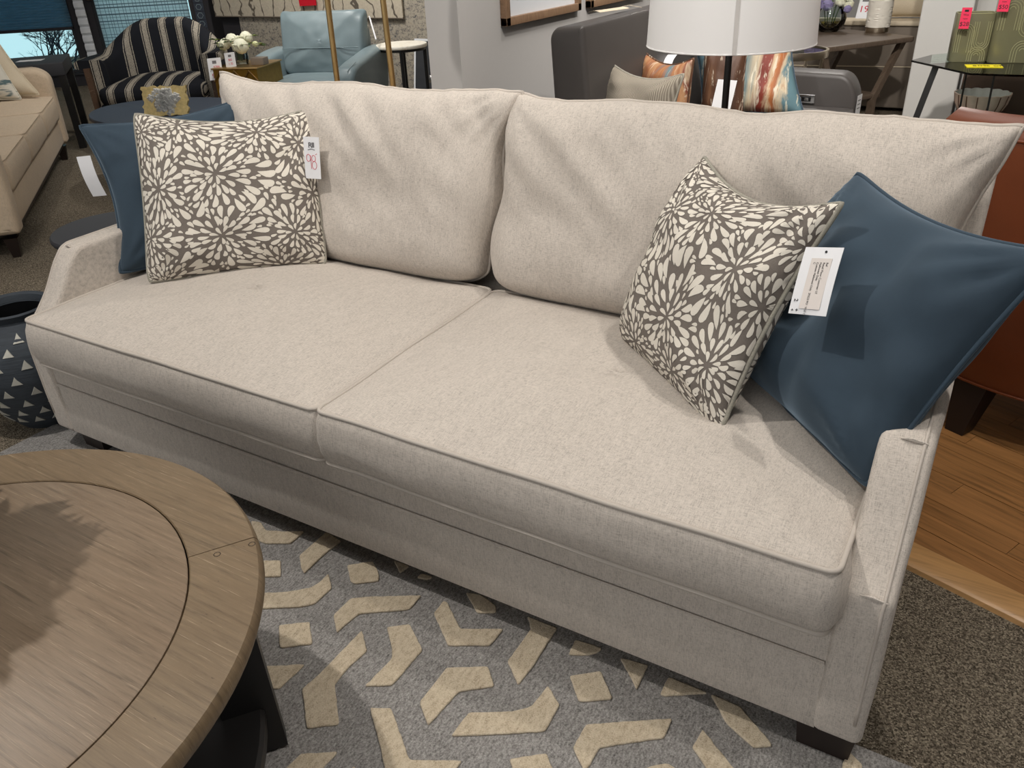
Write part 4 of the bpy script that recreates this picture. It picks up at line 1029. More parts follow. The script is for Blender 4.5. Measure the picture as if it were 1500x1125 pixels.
pillow('throw_pillow', 'large blue and rust striped marbled pillow, right of the black lamp pole', 'pillow', [tr_ + V(-0.46, -0.06, 0.01), tr_, br_, br_ + V(-0.48, -0.06, 0.0)], 0.17, 'marbled_fabric', 'blue_velvet', (0.07, 0.03, 0.02, 0.03), seed=27, N=28)
a, b, c_ = on(1052, 116, 'y', 2.55), on(1080, 118, 'y', 2.50), on(1050, 160, 'y', 2.50)
t = card('price_tag', 'white price card standing behind the black lamp pole', a, b - a, c_ - a, (b - a).length, 0.13)
for k in range(4): obj('lettering', MB().box((0.05, -0.03 - 0.012 * k, 0.0007), (0.065, -0.025 - 0.012 * k, 0.001)), 'ink_gray', t, smooth=False)
a, b, c_ = on(970, 80, 'y', 3.0), on(992, 80, 'y', 3.0), on(978, 92, 'y', 2.95)
t = card('price_tag', 'folded white tag between the marbled pillow and the dark backrest', a, b - a, c_ - a, (b - a).length, 0.10, bendz=0.01)

# framed pictures on the partition
def picture(y0, y1, z0, label, g='framed prints on the gray partition'):
    p_ = thing('framed_picture', label, 'picture', (0.20, (y0 + y1) / 2, z0), group=None)
    z1 = z0 + 0.62; w_ = 0.035
    for a in ((y0, y1, z0, z0 + w_), (y0, y1, z1 - w_, z1), (y0, y0 + w_, z0, z1), (y1 - w_, y1, z0, z1)):
        obj('frame_rail', MB().box((0.202, a[0], a[2]), (0.235, a[1], a[3]), 0.002), 'frame_wood', p_, world=True)
    obj('mat_board', MB().box((0.204, y0 + w_, z0 + w_), (0.212, y1 - w_, z1 - w_)), 'mat_white', p_, world=True, smooth=False)
    obj('print', MB().box((0.212, y0 + 0.13, z0 + 0.10), (0.214, y1 - 0.13, z1 - 0.10)), 'art_gray', p_, world=True, smooth=False)
pa = on(743, 40, 'x', 0.235); pb = on(852, 14, 'x', 0.235)
picture(pa.y, pb.y, (pa.z + pb.z) / 2, 'oak-framed pale print, nearest to the partition corner')
pc = on(866, 12, 'x', 0.235); picture(pc.y, pc.y + 0.75, (pa.z + pb.z) / 2, 'oak-framed print just above the gray leather backrest, farther along the partition')

# ------------------------------------------------------------------ beige sofa at left
th_ = math.atan2(0.63, -0.78)
bs = thing('beige_sofa', 'long beige leather three-seat sofa with dark tapered legs at the left edge', 'sofa', (-3.0, 1.37, 0), th_)
obj('base', MB().box((-1.10, -0.44, 0.125), (1.10, 0.44, 0.30), 0.02), 'linen_warm', bs)
obj('plinth', MB().box((-1.08, -0.42, 0.095), (1.08, 0.42, 0.13), 0.003), 'espresso_wood', bs, smooth=False)
for s in (-1, 1):
    a_ = MB().prism(resample(roundpoly([(-0.46, 0.125), (0.46, 0.125), (0.47, 0.60), (0.40, 0.635), (-0.40, 0.635), (-0.47, 0.58)], [0.02, 0.02, 0.06, 0.06, 0.06, 0.06], 5), 0.05), s * 1.12 - 0.075, s * 1.12 + 0.075, 0.035).xf(SW)
    obj('arm', a_, 'linen_warm', bs, angle=1.2)
    for yy in (-0.40, 0.40): obj('leg', MB().rings([[V(s * 1.12 + a * q, yy + b * q, z) for a, b in ((-1, -1), (1, -1), (1, 1), (-1, 1))] for z, q in ((0, 0.018), (0.10, 0.032))]), 'espresso_wood', bs, smooth=False)
for k in range(3):
    x0 = -1.045 + k * 0.697
    body, top, bot = cushion(roundpoly([(0, 0), (0.69, 0), (0.69, 0.64), (0, 0.64)], [0.05] * 4, 4), 0.15, 0.025, 0.012, seed=k + 30, step=0.06, nr=7)
    M = Matrix.Translation((x0, -0.46, 0.30)); body.xf(M)
    so = obj('seat_cushion', body, 'linen_warm', bs, angle=3); obj('piping', MB().tube([M @ p for p in top], 0.004, 6, True), 'linen_warm', so)
    body, top, bot = cushion(roundpoly([(0, 0), (0.69, 0), (0.69, 0.42), (0, 0.42)], [0.06] * 4, 4), 0.15, 0.03, 0.015, seed=k + 40, step=0.07, nr=6)
    body.xf(frame((x0, 0.33, 0.45), (1, 0, 0), (0, 0.2, 1))); obj('back_cushion', body, 'linen_warm', bs, angle=3)
obj('backrest', MB().box((-1.12, 0.34, 0.125), (1.12, 0.48, 0.78), 0.04), 'linen_warm', bs)
Mb = wm(bs)
def bsp(x, y, z): return Mb @ V(x, y, z)
# pillows at its near part (px 0-40, 80-160)
c0 = on(0, 80, 'z', 0.78); c1b = on(41, 146, 'z', 0.475)
tl, br = on(-2, 78, 'z', 0.80), on(40, 145, 'z', 0.475)
dirx = V(0.78, -0.63, 0)
pillow('throw_pillow', 'pale pillow with thin teal leaf print on the beige sofa at the left edge', 'pillow', [br + V(-0.26, -0.02, 0.36) + V(-0.30, -0.24, 0), br + V(-0.17, 0.0, 0.38) + V(0.0, -0.05, 0), br + V(-0.02, -0.03, 0.005), br + V(-0.32, -0.30, 0.005)], 0.14, 'leaf_print', 'leaf_print', seed=31, N=20)
pillow('throw_pillow', 'plain pale gray pillow behind the leaf-print pillow on the beige sofa', 'pillow', [br + V(-0.45, -0.10, 0.38) + V(-0.20, -0.14, 0), br + V(-0.30, 0.08, 0.36), br + V(-0.02, 0.10, 0.01), br + V(-0.30, -0.16, 0.01)], 0.13, 'cream_fabric', 'cream_fabric', seed=33, N=20)
# dark end table beyond its far arm
p = on(50, 90, 'z', 0.62)
et = thing('end_table', 'dark square end table with a gray edge, beyond the beige sofa far arm', 'side table', (p.x - 0.12, p.y - 0.02, 0), math.radians(52))
obj('table_top', MB().box((-0.30, -0.30, 0.53), (0.30, 0.30, 0.62), 0.004), 'charcoal_top', et)
obj('edge_band', MB().box((-0.295, -0.304, 0.535), (0.10, -0.300, 0.61)), 'taupe_fabric', et, smooth=False)
for a in (-1, 1):
    for b in (-1, 1): obj('leg', MB().box((a * 0.27 - 0.025, b * 0.27 - 0.025, 0), (a * 0.27 + 0.025, b * 0.27 + 0.025, 0.53)), 'black_wood', et, smooth=False)
pp = obj('paper_sheet', MB().box((-0.05, -0.09, 0), (0.05, 0.09, 0.0015)), 'paper_white', smooth=False); pp.location = (p.x - 0.08, p.y + 0.02, 0.6205); pp.rotation_euler = (0, 0, 2.3)
tag(pp, 'white paper strip on the dark end table near the window', 'paper')

# ------------------------------------------------------------------ striped barrel chair
thc = math.atan2(0.61, 0.79)
sc_ = thing('barrel_chair', 'black and cream striped barrel armchair with wooden legs, in front of the window', 'chair', (-3.33, 3.15, 0), thc); sc_.scale = (1.09, 1.06, 1.0)
R = []
n = 44
for i in range(n + 1):
    a = math.radians(-118 + 236 * i / n)          # 0 = straight back
    t_ = abs(i - n / 2) / (n / 2)
    top = 0.845 - 0.205 * (0.5 - 0.5 * math.cos(PI * max(0, min(1, (t_ - 0.12) / 0.55))))
    ex = 0.40 if t_ < 0.8 else 0.40 + 0.03 * (t_ - 0.8) / 0.2
    e = V(math.sin(a), math.cos(a), 0); cxy = V(0, 0.0, 0)
    y_st = 1.0 if t_ < 0.55 else 1.0
    flare = 0.05 + 0.05 * max(0, t_ - 0.55) / 0.45
    ri, ro = ex - 0.085, ex
    R.append([cxy + e * r + V(0, 0, z) for r, z in ((ro - 0.03, 0.24), (ro, 0.40), (ro + 0.01, top - 0.08), (ro + flare, top - 0.05), (ro + flare, top - 0.012), (ro + flare - 0.03, top + 0.002), (ri + 0.02, top - 0.01), (ri, top - 0.05), (ri - 0.01, 0.42), (ri, 0.24))])
obj('back_shell', MB().rings(R), 'stripe_fabric', sc_, angle=1.2)
body, top, bot = cushion(roundpoly([(-0.33, -0.40), (0.33, -0.40), (0.31, 0.20), (0.15, 0.31), (-0.15, 0.31), (-0.31, 0.20)], [0.12, 0.12, 0.1, 0.1, 0.1, 0.1], 5), 0.10, 0.045, 0.015, seed=50, step=0.05, nr=8)
body.xf(Matrix.Translation((0, 0, 0.35))); obj('seat_cushion', body, 'stripe_fabric', sc_, angle=3)
obj('front_rail', MB().box((-0.34, -0.37, 0.22), (0.34, 0.25, 0.35), 0.02), 'stripe_fabric', sc_)
for s in (-1, 1):
    obj('front_leg', MB().rings([[V(s * (x + a * 0.018), y + b * 0.02, z) for a, b in ((-1, -1), (1, -1), (1, 1), (-1, 1))] for x, y, z in ((0.385, -0.28, 0.0), (0.395, -0.235, 0.30), (0.405, -0.215, 0.585))]), 'chair_wood', sc_, smooth=False)
    obj('rear_leg', MB().rings([[V(s * (x + a * 0.018), y + b * 0.02, z) for a, b in ((-1, -1), (1, -1), (1, 1), (-1, 1))] for x, y, z in ((0.27, 0.34, 0.0), (0.24, 0.26, 0.26))]), 'chair_wood', sc_, smooth=False)
a, b, c_ = on(303, 86, 'y', 3.19), on(323, 84, 'y', 3.23), on(308, 118, 'y', 3.16)
t = card('price_tag', 'white price tag with red figures hanging from the striped chair right arm', a, b - a, c_ - a, (b - a).length, (c_ - a).length)
w, h = (b - a).length, (c_ - a).length
obj('store_mark', MB().box((w * 0.35, -h * 0.26, 0.0008), (w * 0.65, -h * 0.12, 0.0012)), 'ink_gray', t, smooth=False)
text('lettering', '$799', h * 0.16, 'ink_red', t, T4(w * 0.62, -h * 0.42, 0.001)); text('lettering', 'price', h * 0.13, 'ink_gray', t, T4(w * 0.3, -h * 0.56, 0.001)); text('lettering', '94', h * 0.30, 'ink_red', t, T4(w * 0.42, -h * 0.82, 0.001))

# navy table and its sculpture
nt = thing('navy_table', 'oval dark navy cocktail table between the striped chair and the cream sofa', 'table', (-2.10, 2.30, 0))
obj('table_top', MB().lathe([(0, 0.425), (0.545, 0.425), (0.55, 0.43), (0.55, 0.445), (0.545, 0.45), (0, 0.45)], 72, close=False).xf(Matrix.Diagonal((1.2, 0.78, 1, 1))), 'navy_lacquer', nt)
obj('drum', MB().lathe([(0, 0.0), (0.30, 0.0), (0.30, 0.03), (0.10, 0.08), (0.08, 0.3), (0.2, 0.425), (0, 0.425)], 40, close=False), 'black_wood', nt)
p = on(236, 172, 'z', 0.45)
gs = thing('jagged_sculpture', 'jagged gold and silver slab sculpture standing on the navy table', 'ornament', (p.x, p.y + 0.04, 0.4505), math.radians(30))
ol = []
W2, H2 = 0.135, 0.17
for k in range(14): ol.append((-W2 + 2 * W2 * k / 14, random.uniform(0, 0.010)))
for k in range(12): ol.append((W2 + random.uniform(-0.012, 0.006), H2 * k / 12))
for k in range(14): ol.append((W2 - 2 * W2 * k / 14, H2 + random.uniform(-0.010, 0.006)))
for k in range(12): ol.append((-W2 + random.uniform(-0.006, 0.012), H2 - H2 * k / 12))
tilt = Matrix.Rotation(math.radians(72), 4, 'X')
obj('slab', MB().prism(ol, -0.02, 0.0).xf(tilt), 'gold_leaf', gs, smooth=False)
bur = MB()
for k in range(170):
    a = random.uniform(0, 2 * PI); r = random.uniform(0.01, 0.095) * (0.85 + 0.15 * math.sin(3 * a)); q = V(r * math.cos(a) * 1.05, 0.09 + r * math.sin(a) * 0.9, 0.0); s_ = random.uniform(0.008, 0.02); hh = random.uniform(0.015, 0.05) * (1 - r / 0.14)
    pts = [q + V(s_ * math.cos(b + a), s_ * math.sin(b + a), 0) for b in (0, 1.6, 3.1, 4.7)]; bur.add(pts + [q + V(0.3 * s_, 0.2 * s_, hh)], [(0, 1, 4), (1, 2, 4), (2, 3, 4), (3, 0, 4)])
obj('silver_burst', bur.xf(tilt), 'silver_leaf', gs, smooth=False)

# ------------------------------------------------------------------ gold table, flowers
p = on(349, 98, 'z', 0.55)
gt = thing('gold_side_table', 'gold chevron-relief side table beside the pale blue armchair', 'side table', (p.x - 0.06, p.y + 0.14, 0), math.radians(20))
obj('body', MB().box((-0.17, -0.20, 0.0), (0.17, 0.20, 0.54), 0.004), 'gold_chevron', gt, smooth=False)
obj('table_top', MB().box((-0.18, -0.21, 0.54), (0.18, 0.21, 0.55), 0.003), 'brass', gt)
for rr in range(4):
    for k in range(3):
        x0 = -0.17 + 0.113 * k; z0 = 0.10 + 0.12 * rr
        obj('chevron', MB().tube([V(x0, -0.203, z0), V(x0 + 0.0565, -0.207, z0 + 0.07), V(x0 + 0.113, -0.203, z0)], 0.007, 5), 'brass', gt)
gtm = wm(gt)
fv = thing('rose_bouquet', 'white rose bouquet in a small clear vase on the gold side table', 'flowers', gtm @ V(-0.04, 0.0, 0.5505))
obj('vase', MB().lathe([(0.0, 0.0), (0.05, 0.0), (0.055, 0.05), (0.05, 0.10), (0.046, 0.10), (0.05, 0.05), (0.045, 0.006), (0, 0.006)], 24, close=False), 'glass_clear', fv)
def rose(par, c, r, mat, nm='rose'):
    mb = MB()
    for k in range(16):
        a = k * 2.39996; lay = k / 16; rr = r * (0.25 + 0.75 * lay); z = r * (0.55 - 0.9 * lay)
        e = V(math.cos(a), math.sin(a), 0); n_ = V(-e.y, e.x, 0); q = Vector(c) + e * rr * 0.55 + V(0, 0, z * 0.4)
        w_ = r * (0.30 + 0.35 * lay)
        mb.add([q - n_ * w_ - V(0, 0, r * .25), q + n_ * w_ - V(0, 0, r * .25), q + n_ * w_ * 0.8 + e * r * 0.22 + V(0, 0, r * .30), q - n_ * w_ * 0.8 + e * r * 0.22 + V(0, 0, r * .30), q + e * r * 0.05 + V(0, 0, r * .42)], [(0, 1, 2, 3), (3, 2, 4)])
    bm = bmesh.new(); bmesh.ops.create_icosphere(bm, subdivisions=2, radius=r * 0.72)
    for v in bm.verts: v.co = v.co * (1 + 0.12 * noise.noise(v.co * 60)) + Vector(c)
    mb.frombm(bm); return obj(nm, mb, mat, par)
for (x, y, z, r) in ((0.09, -0.06, 0.13, 0.074), (-0.02, -0.03, 0.165, 0.064), (-0.08, -0.05, 0.14, 0.055), (0.04, 0.05, 0.175, 0.06), (-0.06, 0.06, 0.15, 0.05)): rose(fv, (x, y, z), r, 'petal_white')
for (x, y, z, r) in ((-0.15, -0.03, 0.13, 0.034), (0.18, 0.0, 0.14, 0.028), (-0.19, 0.02, 0.10, 0.03)): rose(fv, (x, y, z), r, 'petal_cream', 'rosebud')
for k in range(26):
    a = k * 2.4; r = 0.06 + 0.012 * (k % 9); e = V(math.cos(a), math.sin(a), 0); b = e * r + V(0, 0, 0.12 + 0.02 * (k % 4)); n_ = V(-e.y, e.x, 0)
    obj('leaf', MB().add([b, b + e * 0.03 + n_ * 0.014 + V(0, 0, 0.01), b + e * 0.065, b + e * 0.03 - n_ * 0.014 + V(0, 0, 0.01)], [(0, 1, 2, 3)]), 'leaf_lime' if k % 3 == 0 else 'leaf_green', fv)
for k in range(4): obj('stem', MB().tube([V(0.01 * k - 0.02, 0, 0.02), V(0.03 * k - 0.05, 0, 0.16)], 0.003, 5), 'leaf_green', fv)
a, b, c_ = on(328, 78, 'y', 3.24), on(343, 76, 'y', 3.26), on(327.5, 99, 'y', 3.22)
t = card('price_tag', 'white tag with red figures hanging below the white rose bouquet', a, b - a, c_ - a, (b - a).length, (c_ - a).length)
w, h = (b - a).length, (c_ - a).length
obj('store_mark', MB().box((w * 0.35, -h * 0.30, 0.0008), (w * 0.65, -h * 0.15, 0.0012)), 'ink_gray', t, smooth=False); text('lettering', '$65', h * 0.22, 'ink_red', t, T4(w * .5, -h * .5, 0.001)); text('lettering', '1 70', h * 0.22, 'ink_red', t, T4(w * .5, -h * .78, 0.001))
bx = obj('small_box', MB().box((-0.05, -0.04, 0), (0.05, 0.04, 0.05), 0.003), 'taupe_fabric'); bx.location = gtm @ V(0.13, -0.05, 0.5505); bx.rotation_euler = (0, 0, 0.3)
tag(bx, 'small taupe box on the gold side table at the right of the roses', 'box')

# ------------------------------------------------------------------ pale blue armchair
ac = thing('blue_armchair', 'pale blue-gray leather armchair with flared arms, in front of the hanging rugs', 'chair', (-2.46, 3.87, 0), math.radians(20)); ac.scale = (0.93, 0.90, 0.88)
obj('base', MB().box((-0.34, -0.40, 0.10), (0.34, 0.42, 0.31), 0.02), 'blue_leather', ac)
for s in (-1, 1):
    pr = resample(roundpoly([(-0.46, 0.08), (0.44, 0.08), (0.46, 0.66), (0.20, 0.655), (-0.30, 0.60), (-0.42, 0.575), (-0.475, 0.50)], [0.02, 0.02, 0.06, 0.1, 0.06, 0.05, 0.06], 5), 0.04)
    am = MB().prism(pr, s * 0.40 - 0.085, s * 0.40 + 0.085, 0.045).xf(SW)
    for v in am.v: v.x += s * 0.10 * max(0, v.z - 0.15) * 0.9
    ao = obj('arm', am, 'blue_leather', ac, angle=1.2)
    obj('arm_seam', MB().tube([V(s * 0.385 + s * 0.03, -0.468, 0.12), V(s * 0.385 + s * 0.06, -0.472, 0.40), V(s * 0.40 + s * 0.07, -0.44, 0.560), V(s * 0.42 + s * 0.075, -0.32, 0.608)], 0.003, 6), 'blue_leather', ao)
    obj('foot', MB().box((s * 0.38 - 0.03, -0.42, 0.0), (s * 0.38 + 0.03, -0.36, 0.09)), 'espresso_wood', ac, smooth=False)
    obj('foot', MB().box((s * 0.38 - 0.03, 0.34, 0.0), (s * 0.38 + 0.03, 0.40, 0.09)), 'espresso_wood', ac, smooth=False)
body, top, bot = cushion(roundpoly([(-0.33, -0.47), (0.33, -0.47), (0.33, 0.25), (-0.33, 0.25)], [0.06] * 4, 5), 0.13, 0.04, 0.015, seed=60, step=0.05, nr=8)
M = Matrix.Translation((0, 0, 0.31)); body.xf(M); so = obj('seat_cushion', body, 'blue_leather', ac, angle=3); obj('seam', MB().tube([M @ p for p in top], 0.0035, 6, True), 'blue_leather', so)
body, top, bot = cushion(roundpoly([(-0.35, 0), (0.35, 0), (0.36, 0.50), (-0.36, 0.50)], [0.06, 0.06, 0.05, 0.05], 5), 0.17, 0.045, 0.02, seed=63, step=0.04, nr=10, wr=0.008, ears=[(-0.36, 0.5, -0.015, 0.02, 0.1), (0.36, 0.5, 0.015, 0.02, 0.1)])
M = frame((0, 0.36, 0.42), (1, 0, 0), (0, 0.22, 1)); body.xf(M); so = obj('back_cushion', body, 'blue_leather', ac, angle=3)
obj('seam', MB().tube([M @ V(-0.34 + 0.068 * k, 0.20, 0.207 + 0.012 * math.sin(PI * k / 10)) for k in range(11)], 0.0035, 6), 'blue_leather', so)
obj('back_frame', MB().box((-0.36, 0.36, 0.10), (0.36, 0.50, 0.80), 0.03), 'blue_leather', ac)
a = on(541, 24, 'y', 4.35)
st_ = MB().tube([a, on(545, 38, 'y', 4.3), on(551, 58, 'y', 4.2)], 0.006, 6); st_.xf(Matrix.Translation(-a))
o = obj('hanging_strap', st_, 'paper_white'); o.location = a; tag(o, 'thin white strap hanging from the blue armchair back cushion', 'strap')

# small round table by the partition
p = on(588, 64, 'z', 0.58)
rt = thing('marble_side_table', 'small round cream-marble side table on black legs beside the blue armchair', 'side table', (p.x, p.y, 0))
rad = (on(625, 62, 'z', 0.58) - on(551, 66, 'z', 0.58)).length / 2
obj('table_top', MB().lathe([(0, 0.555), (rad, 0.555), (rad + 0.003, 0.56), (rad + 0.003, 0.575), (rad, 0.58), (0, 0.58)], 48, close=False), 'marble_top', rt)
obj('top_ring', MB().lathe([(rad - 0.03, 0.535), (rad - 0.01, 0.535), (rad - 0.01, 0.555), (rad - 0.03, 0.555)], 40, close=False), 'black_metal', rt)
for k in range(4):
    a = math.radians(35 + 90 * k); e = V(math.cos(a), math.sin(a), 0)
    obj('leg', MB().tube([e * (rad - 0.02) + V(0, 0, 0.55), e * (rad - 0.02) + V(0, 0, 0.0)], 0.014, 8), 'black_metal', rt)
pf = thing('leaning_picture', 'dark framed flower picture leaning below the round marble table', 'picture', (-2.35, 5.30, 0), 0)
Mt = frame((0, 0, 0.0), (1, 0, 0), (0, 0.18, 1))
obj('frame', MB().box((-0.26, 0, -0.01), (0.20, 0.50, 0.01)).xf(Mt), 'mat_white', pf, smooth=False)
obj('print', MB().box((-0.24, 0.02, 0.01), (0.18, 0.48, 0.013)).xf(Mt), 'picture_dark', pf, smooth=False)
for k, (x, z) in enumerate(((-0.08, 0.16), (0.0, 0.20), (-0.02, 0.12), (0.05, 0.15))):
    obj('painted_flower', MB().lathe([(0, 0.0), (0.035, 0.0), (0.03, 0.004), (0, 0.006)], 10, (x, z, 0.013)).xf(Mt), 'steel', pf)
wb = obj('white_board', MB().box((-0.09, -0.01, 0), (0.09, 0.01, 0.42)), 'paper_white', smooth=False); wb.location = (-1.92, 5.25, 0); wb.rotation_euler = (-0.1, 0, 0.1); tag(wb, 'white board leaning behind the round marble table next to the column', 'board')

# hanging rugs on the back wall
def hang(name, x0, x1, z0, z1, y, mat, label, edge=None):
    t = thing(name, label, 'rug', ((x0 + x1) / 2, y, z0))
    obj('pile', MB().box((x0, y - 0.012, z0), (x1, y + 0.008, z1), 0.004), mat, t, world=True)
    obj('binding', MB().tube([V(x0, y - 0.004, z0), V(x1, y - 0.004, z0)], 0.009, 6), edge or mat, t, world=True)
    return t
hang('hanging_rug', on(350, 30, 'y', 5.47).x, 0.0, 0.03, 2.4, 5.485, 'faded_rug', 'faded gray-blue patterned rug hanging to the floor behind the blue armchair')
pl_, pr_ = on(315, 27, 'y', 5.42), on(589, 23, 'y', 5.42)
hang('hanging_rug', pl_.x, pr_.x, (pl_.z + pr_.z) / 2, 2.3, 5.44, 'twig_rug', 'cream rug with dark twig lines hanging in front of the faded rug', 'taupe_fabric')
a, b, c_ = on(432, -30, 'y', 5.38), on(457, -32, 'y', 5.38), on(436, 9, 'y', 5.38)
t = card('red_tag', 'red tag hanging on the cream twig-line rug, at the top edge', a, b - a, c_ - a, (b - a).length, (c_ - a).length, 'sign_red')

# tagged hardware on the window wall: shades
def shade(s0, s1, z0, z1, n, label, mat):
    t = thing('window_shade', label, 'blind', WP((s0 + s1) / 2, z0, 0.03))
    for k in range(n):
        za, zb = z0 + (z1 - z0) * k / n, z0 + (z1 - z0) * (k + 1) / n
        m = MB().rings([[WP(s, z, d) for z, d in ((za, 0.012), ((za + zb) / 2, 0.028), (zb, 0.012), (zb, 0.006), (za, 0.006))] for s in (s0, s1)])
        obj('pleat', m, mat, t, world=True, smooth=False)
    m = MB().rings([[WP(s, z, d) for z, d in ((z0 - 0.03, 0.005), (z0 - 0.03, 0.032), (z0, 0.032), (z0, 0.005))] for s in (s0, s1)]); obj('bottom_rail', m, 'window_frame_dark', t, world=True, smooth=False)
    return t
shade(-1.1, 0.215, 0.61, 1.30, 26, 'dark blue pleated cellular shade half lowered over the left window', 'cellular_blind')
ws = thing('woven_window_shade', 'pale woven see-through shade over the window behind the striped chair', 'blind', WP(1.0, 0.15, 0.02))
m = MB().rings([[WP(s, z, d) for z, d in ((0.10, 0.008), (0.10, 0.010), (0.90, 0.010), (0.90, 0.008))] for s in (0.50, 1.46)]); obj('weave', m, 'woven_shade', ws, world=True, smooth=False)
m = MB()
for k in range(24): m.box((0.50, 0.11 + 0.033 * k + random.uniform(-.006, .006), 0.0101), (1.46, 0.113 + 0.033 * k + random.uniform(0, .006), 0.0125))
for k in range(26): x_ = 0.505 + 0.0375 * k + random.uniform(-.008, .008); m.box((x_, 0.10, 0.0101), (x_ + 0.004, 0.90, 0.0125))
o = obj('thread', m.xf(WM), 'thread_blue', ws, world=True, smooth=False); o['kind'] = 'stuff'
m = MB(); wbox(m, 0.44, 1.52, 0.86, 0.93, 0.0, 0.05); obj('headrail', m, 'frame_wood', ws, world=True, smooth=False)
for s_, w_, nm, mt, lb in ((0.34, 0.10, 'scalloped_shade_sample', 'mat_white', 'pale scalloped shade sample hanging between the two windows'), (1.57, 0.10, 'lace_panel', 'navy_lacquer', 'narrow dark blue lace panel hanging right of the woven shade')):
    t = thing(nm, lb, 'blind', WP(s_, 0.12, 0.02))
    for k in range(9):
        z0 = 0.18 + 0.085 * k
        if mt == 'mat_white':
            m = MB().rings([[WP(s_ - w_ / 2 + w_ * q / 6, z0 + zz, 0.02 + dd * (0.6 + 0.4 * math.sin(PI * q / 6))) for zz, dd in ((0, 0.0), (0.02, 0.03), (0.06, 0.03), (0.083, 0.0))] for q in range(7)]); obj('fold', m, mt, t, world=True)
        else:
            m = MB(); wbox(m, s_ - w_ / 2, s_ + w_ / 2, z0, z0 + 0.08, 0.01, 0.016); obj('panel', m, mt, t, world=True, smooth=False)
            m = MB().tube([WP(s_ + 0.03 * math.cos(q), z0 + 0.04 + 0.03 * math.sin(q), 0.02) for q in (0, 1, 2, 3, 4, 5)], 0.004, 5, True); obj('lace_loop', m, 'blue_leather', t, world=True)
# trees outside
def tree(s, d, h, label):
    t = thing('street_tree', label, 'tree', WP(s, -0.6, d))
    m = MB()
    def br(p, dr, ln, r, k):
        q = p + dr * ln; m.tube([p, p.lerp(q, 0.5) + Vector((random.uniform(-1, 1), random.uniform(-1, 1), random.uniform(-1, 1))) * ln * 0.06, q], [r, r * 0.85, r * 0.65], 5)
        if k == 0: return
        for _ in range(3):
            nd = (dr + Vector((random.uniform(-1, 1), random.uniform(-1, 1), random.uniform(-0.6, 0.8))) * 0.75).normalized(); br(q, nd, ln * 0.74, r * 0.56, k - 1)
    br(WP(s, -0.6, d), (WU * random.uniform(-.3, .3) + V(0, 0, 1)).normalized(), h, 0.05, 6)
    obj('branches', m, 'bark', t, world=True)['kind'] = 'stuff'
tree(-0.45, -0.9, 0.42, 'bare street tree outside the left window, at its left side'); tree(0.0, -1.3, 0.40, 'bare street tree outside the left window, at its right side'); tree(1.1, -1.1, 0.42, 'bare street tree outside behind the woven shade')

# ------------------------------------------------------------------ right background
# ring table
rg = thing('ring_side_table', 'round champagne-metal side table with a dark glass top behind the gray leather arm', 'side table', (1.06, 4.22, 0))
obj('ring', MB().lathe([(0.195, 0.60), (0.211, 0.60), (0.213, 0.62), (0.211, 0.64), (0.195, 0.64)], 56, close=False), 'champagne_metal', rg)
obj('glass_top', MB().lathe([(0, 0.625), (0.194, 0.625), (0.194, 0.633), (0, 0.633)], 48, close=False), 'glass_clear', rg)
for k in range(4):
    a = math.radians(-15 + 90 * k); e = V(math.cos(a), math.sin(a), 0); obj('leg', MB().tube([e * 0.200 + V(0, 0, 0.605), e * 0.18 + V(0, 0, 0.42), e * 0.10 + V(0, 0, 0.22), e * 0.20 + V(0, 0, 0.0)], 0.009, 8), 'champagne_metal', rg)
# dark wooden end table
TA, TB = V(1.17, 4.62, 0), V(1.615, 5.28, 0); u_ = (TB - TA).normalized(); n_ = V(-u_.y, u_.x, 0); LW = (TB - TA).length
dt = thing('dark_end_table', 'dark brown wooden end table with slanted legs and a low shelf, before the white column', 'side table', TA + u_ * LW / 2 + n_ * 0.3)
MT = frame(TA, u_, n_)
tp = MB().prism(roundpoly([(0, 0), (LW, 0), (LW, 0.62), (0, 0.62)], 0.05, 5), 0.568, 0.60, 0.006).xf(MT); obj('table_top', tp, 'dark_brown_wood', dt, world=True)
obj('lower_shelf', MB().box((0.14, 0.06, 0.225), (LW - 0.18, 0.56, 0.25), 0.004).xf(MT), 'dark_brown_wood', dt, world=True)
for yy in (0.07, 0.55):
    for x0, x1 in ((0.05, 0.20), (LW - 0.05, LW - 0.24)):
        obj('leg', MB().rings([[V(x + a * 0.022, yy + b * 0.018, z) for a, b in ((-1, -1), (1, -1), (1, 1), (-1, 1))] for x, z in ((x1, 0.0), (x1, 0.22), (x0, 0.568))]).xf(MT), 'dark_brown_wood', dt, world=True, smooth=False)
# glass bowl with flowers
p = on(1213, 46, 'z', 0.60)
fb = thing('flower_bowl', 'round glass bowl of lilac and white flowers on the dark end table', 'flowers', (p.x, p.y, 0.6005))
obj('bowl', MB().lathe([(0.0, 0.0), (0.06, 0.0), (0.10, 0.04), (0.112, 0.085), (0.10, 0.14), (0.085, 0.165), (0.082, 0.165), (0.097, 0.138), (0.108, 0.085), (0.096, 0.043), (0.058, 0.005), (0, 0.005)], 36, close=False), 'glass_clear', fb)
obj('water', MB().lathe([(0, 0.006), (0.056, 0.006), (0.095, 0.045), (0.105, 0.075), (0, 0.075)], 32, close=False), 'water', fb)
for k in range(22):
    a = k * 2.4; r = 0.012 * math.sqrt(k) * 1.2; bm = bmesh.new(); bmesh.ops.create_icosphere(bm, subdivisions=1, radius=0.014)
    for v in bm.verts: v.co = V(v.co.x * 1.2, v.co.y, v.co.z * 0.7) + V(r * math.cos(a), r * math.sin(a), 0.022 + 0.012 * (k % 3))
    obj('pebble', MB().frombm(bm), 'pebble', fb)
for k in range(5): obj('stem', MB().tube([V(0.01 * k - 0.02, 0, 0.03), V(0.03 * k - 0.06, 0.01 * k, 0.2)], 0.004, 5), 'leaf_green', fb)
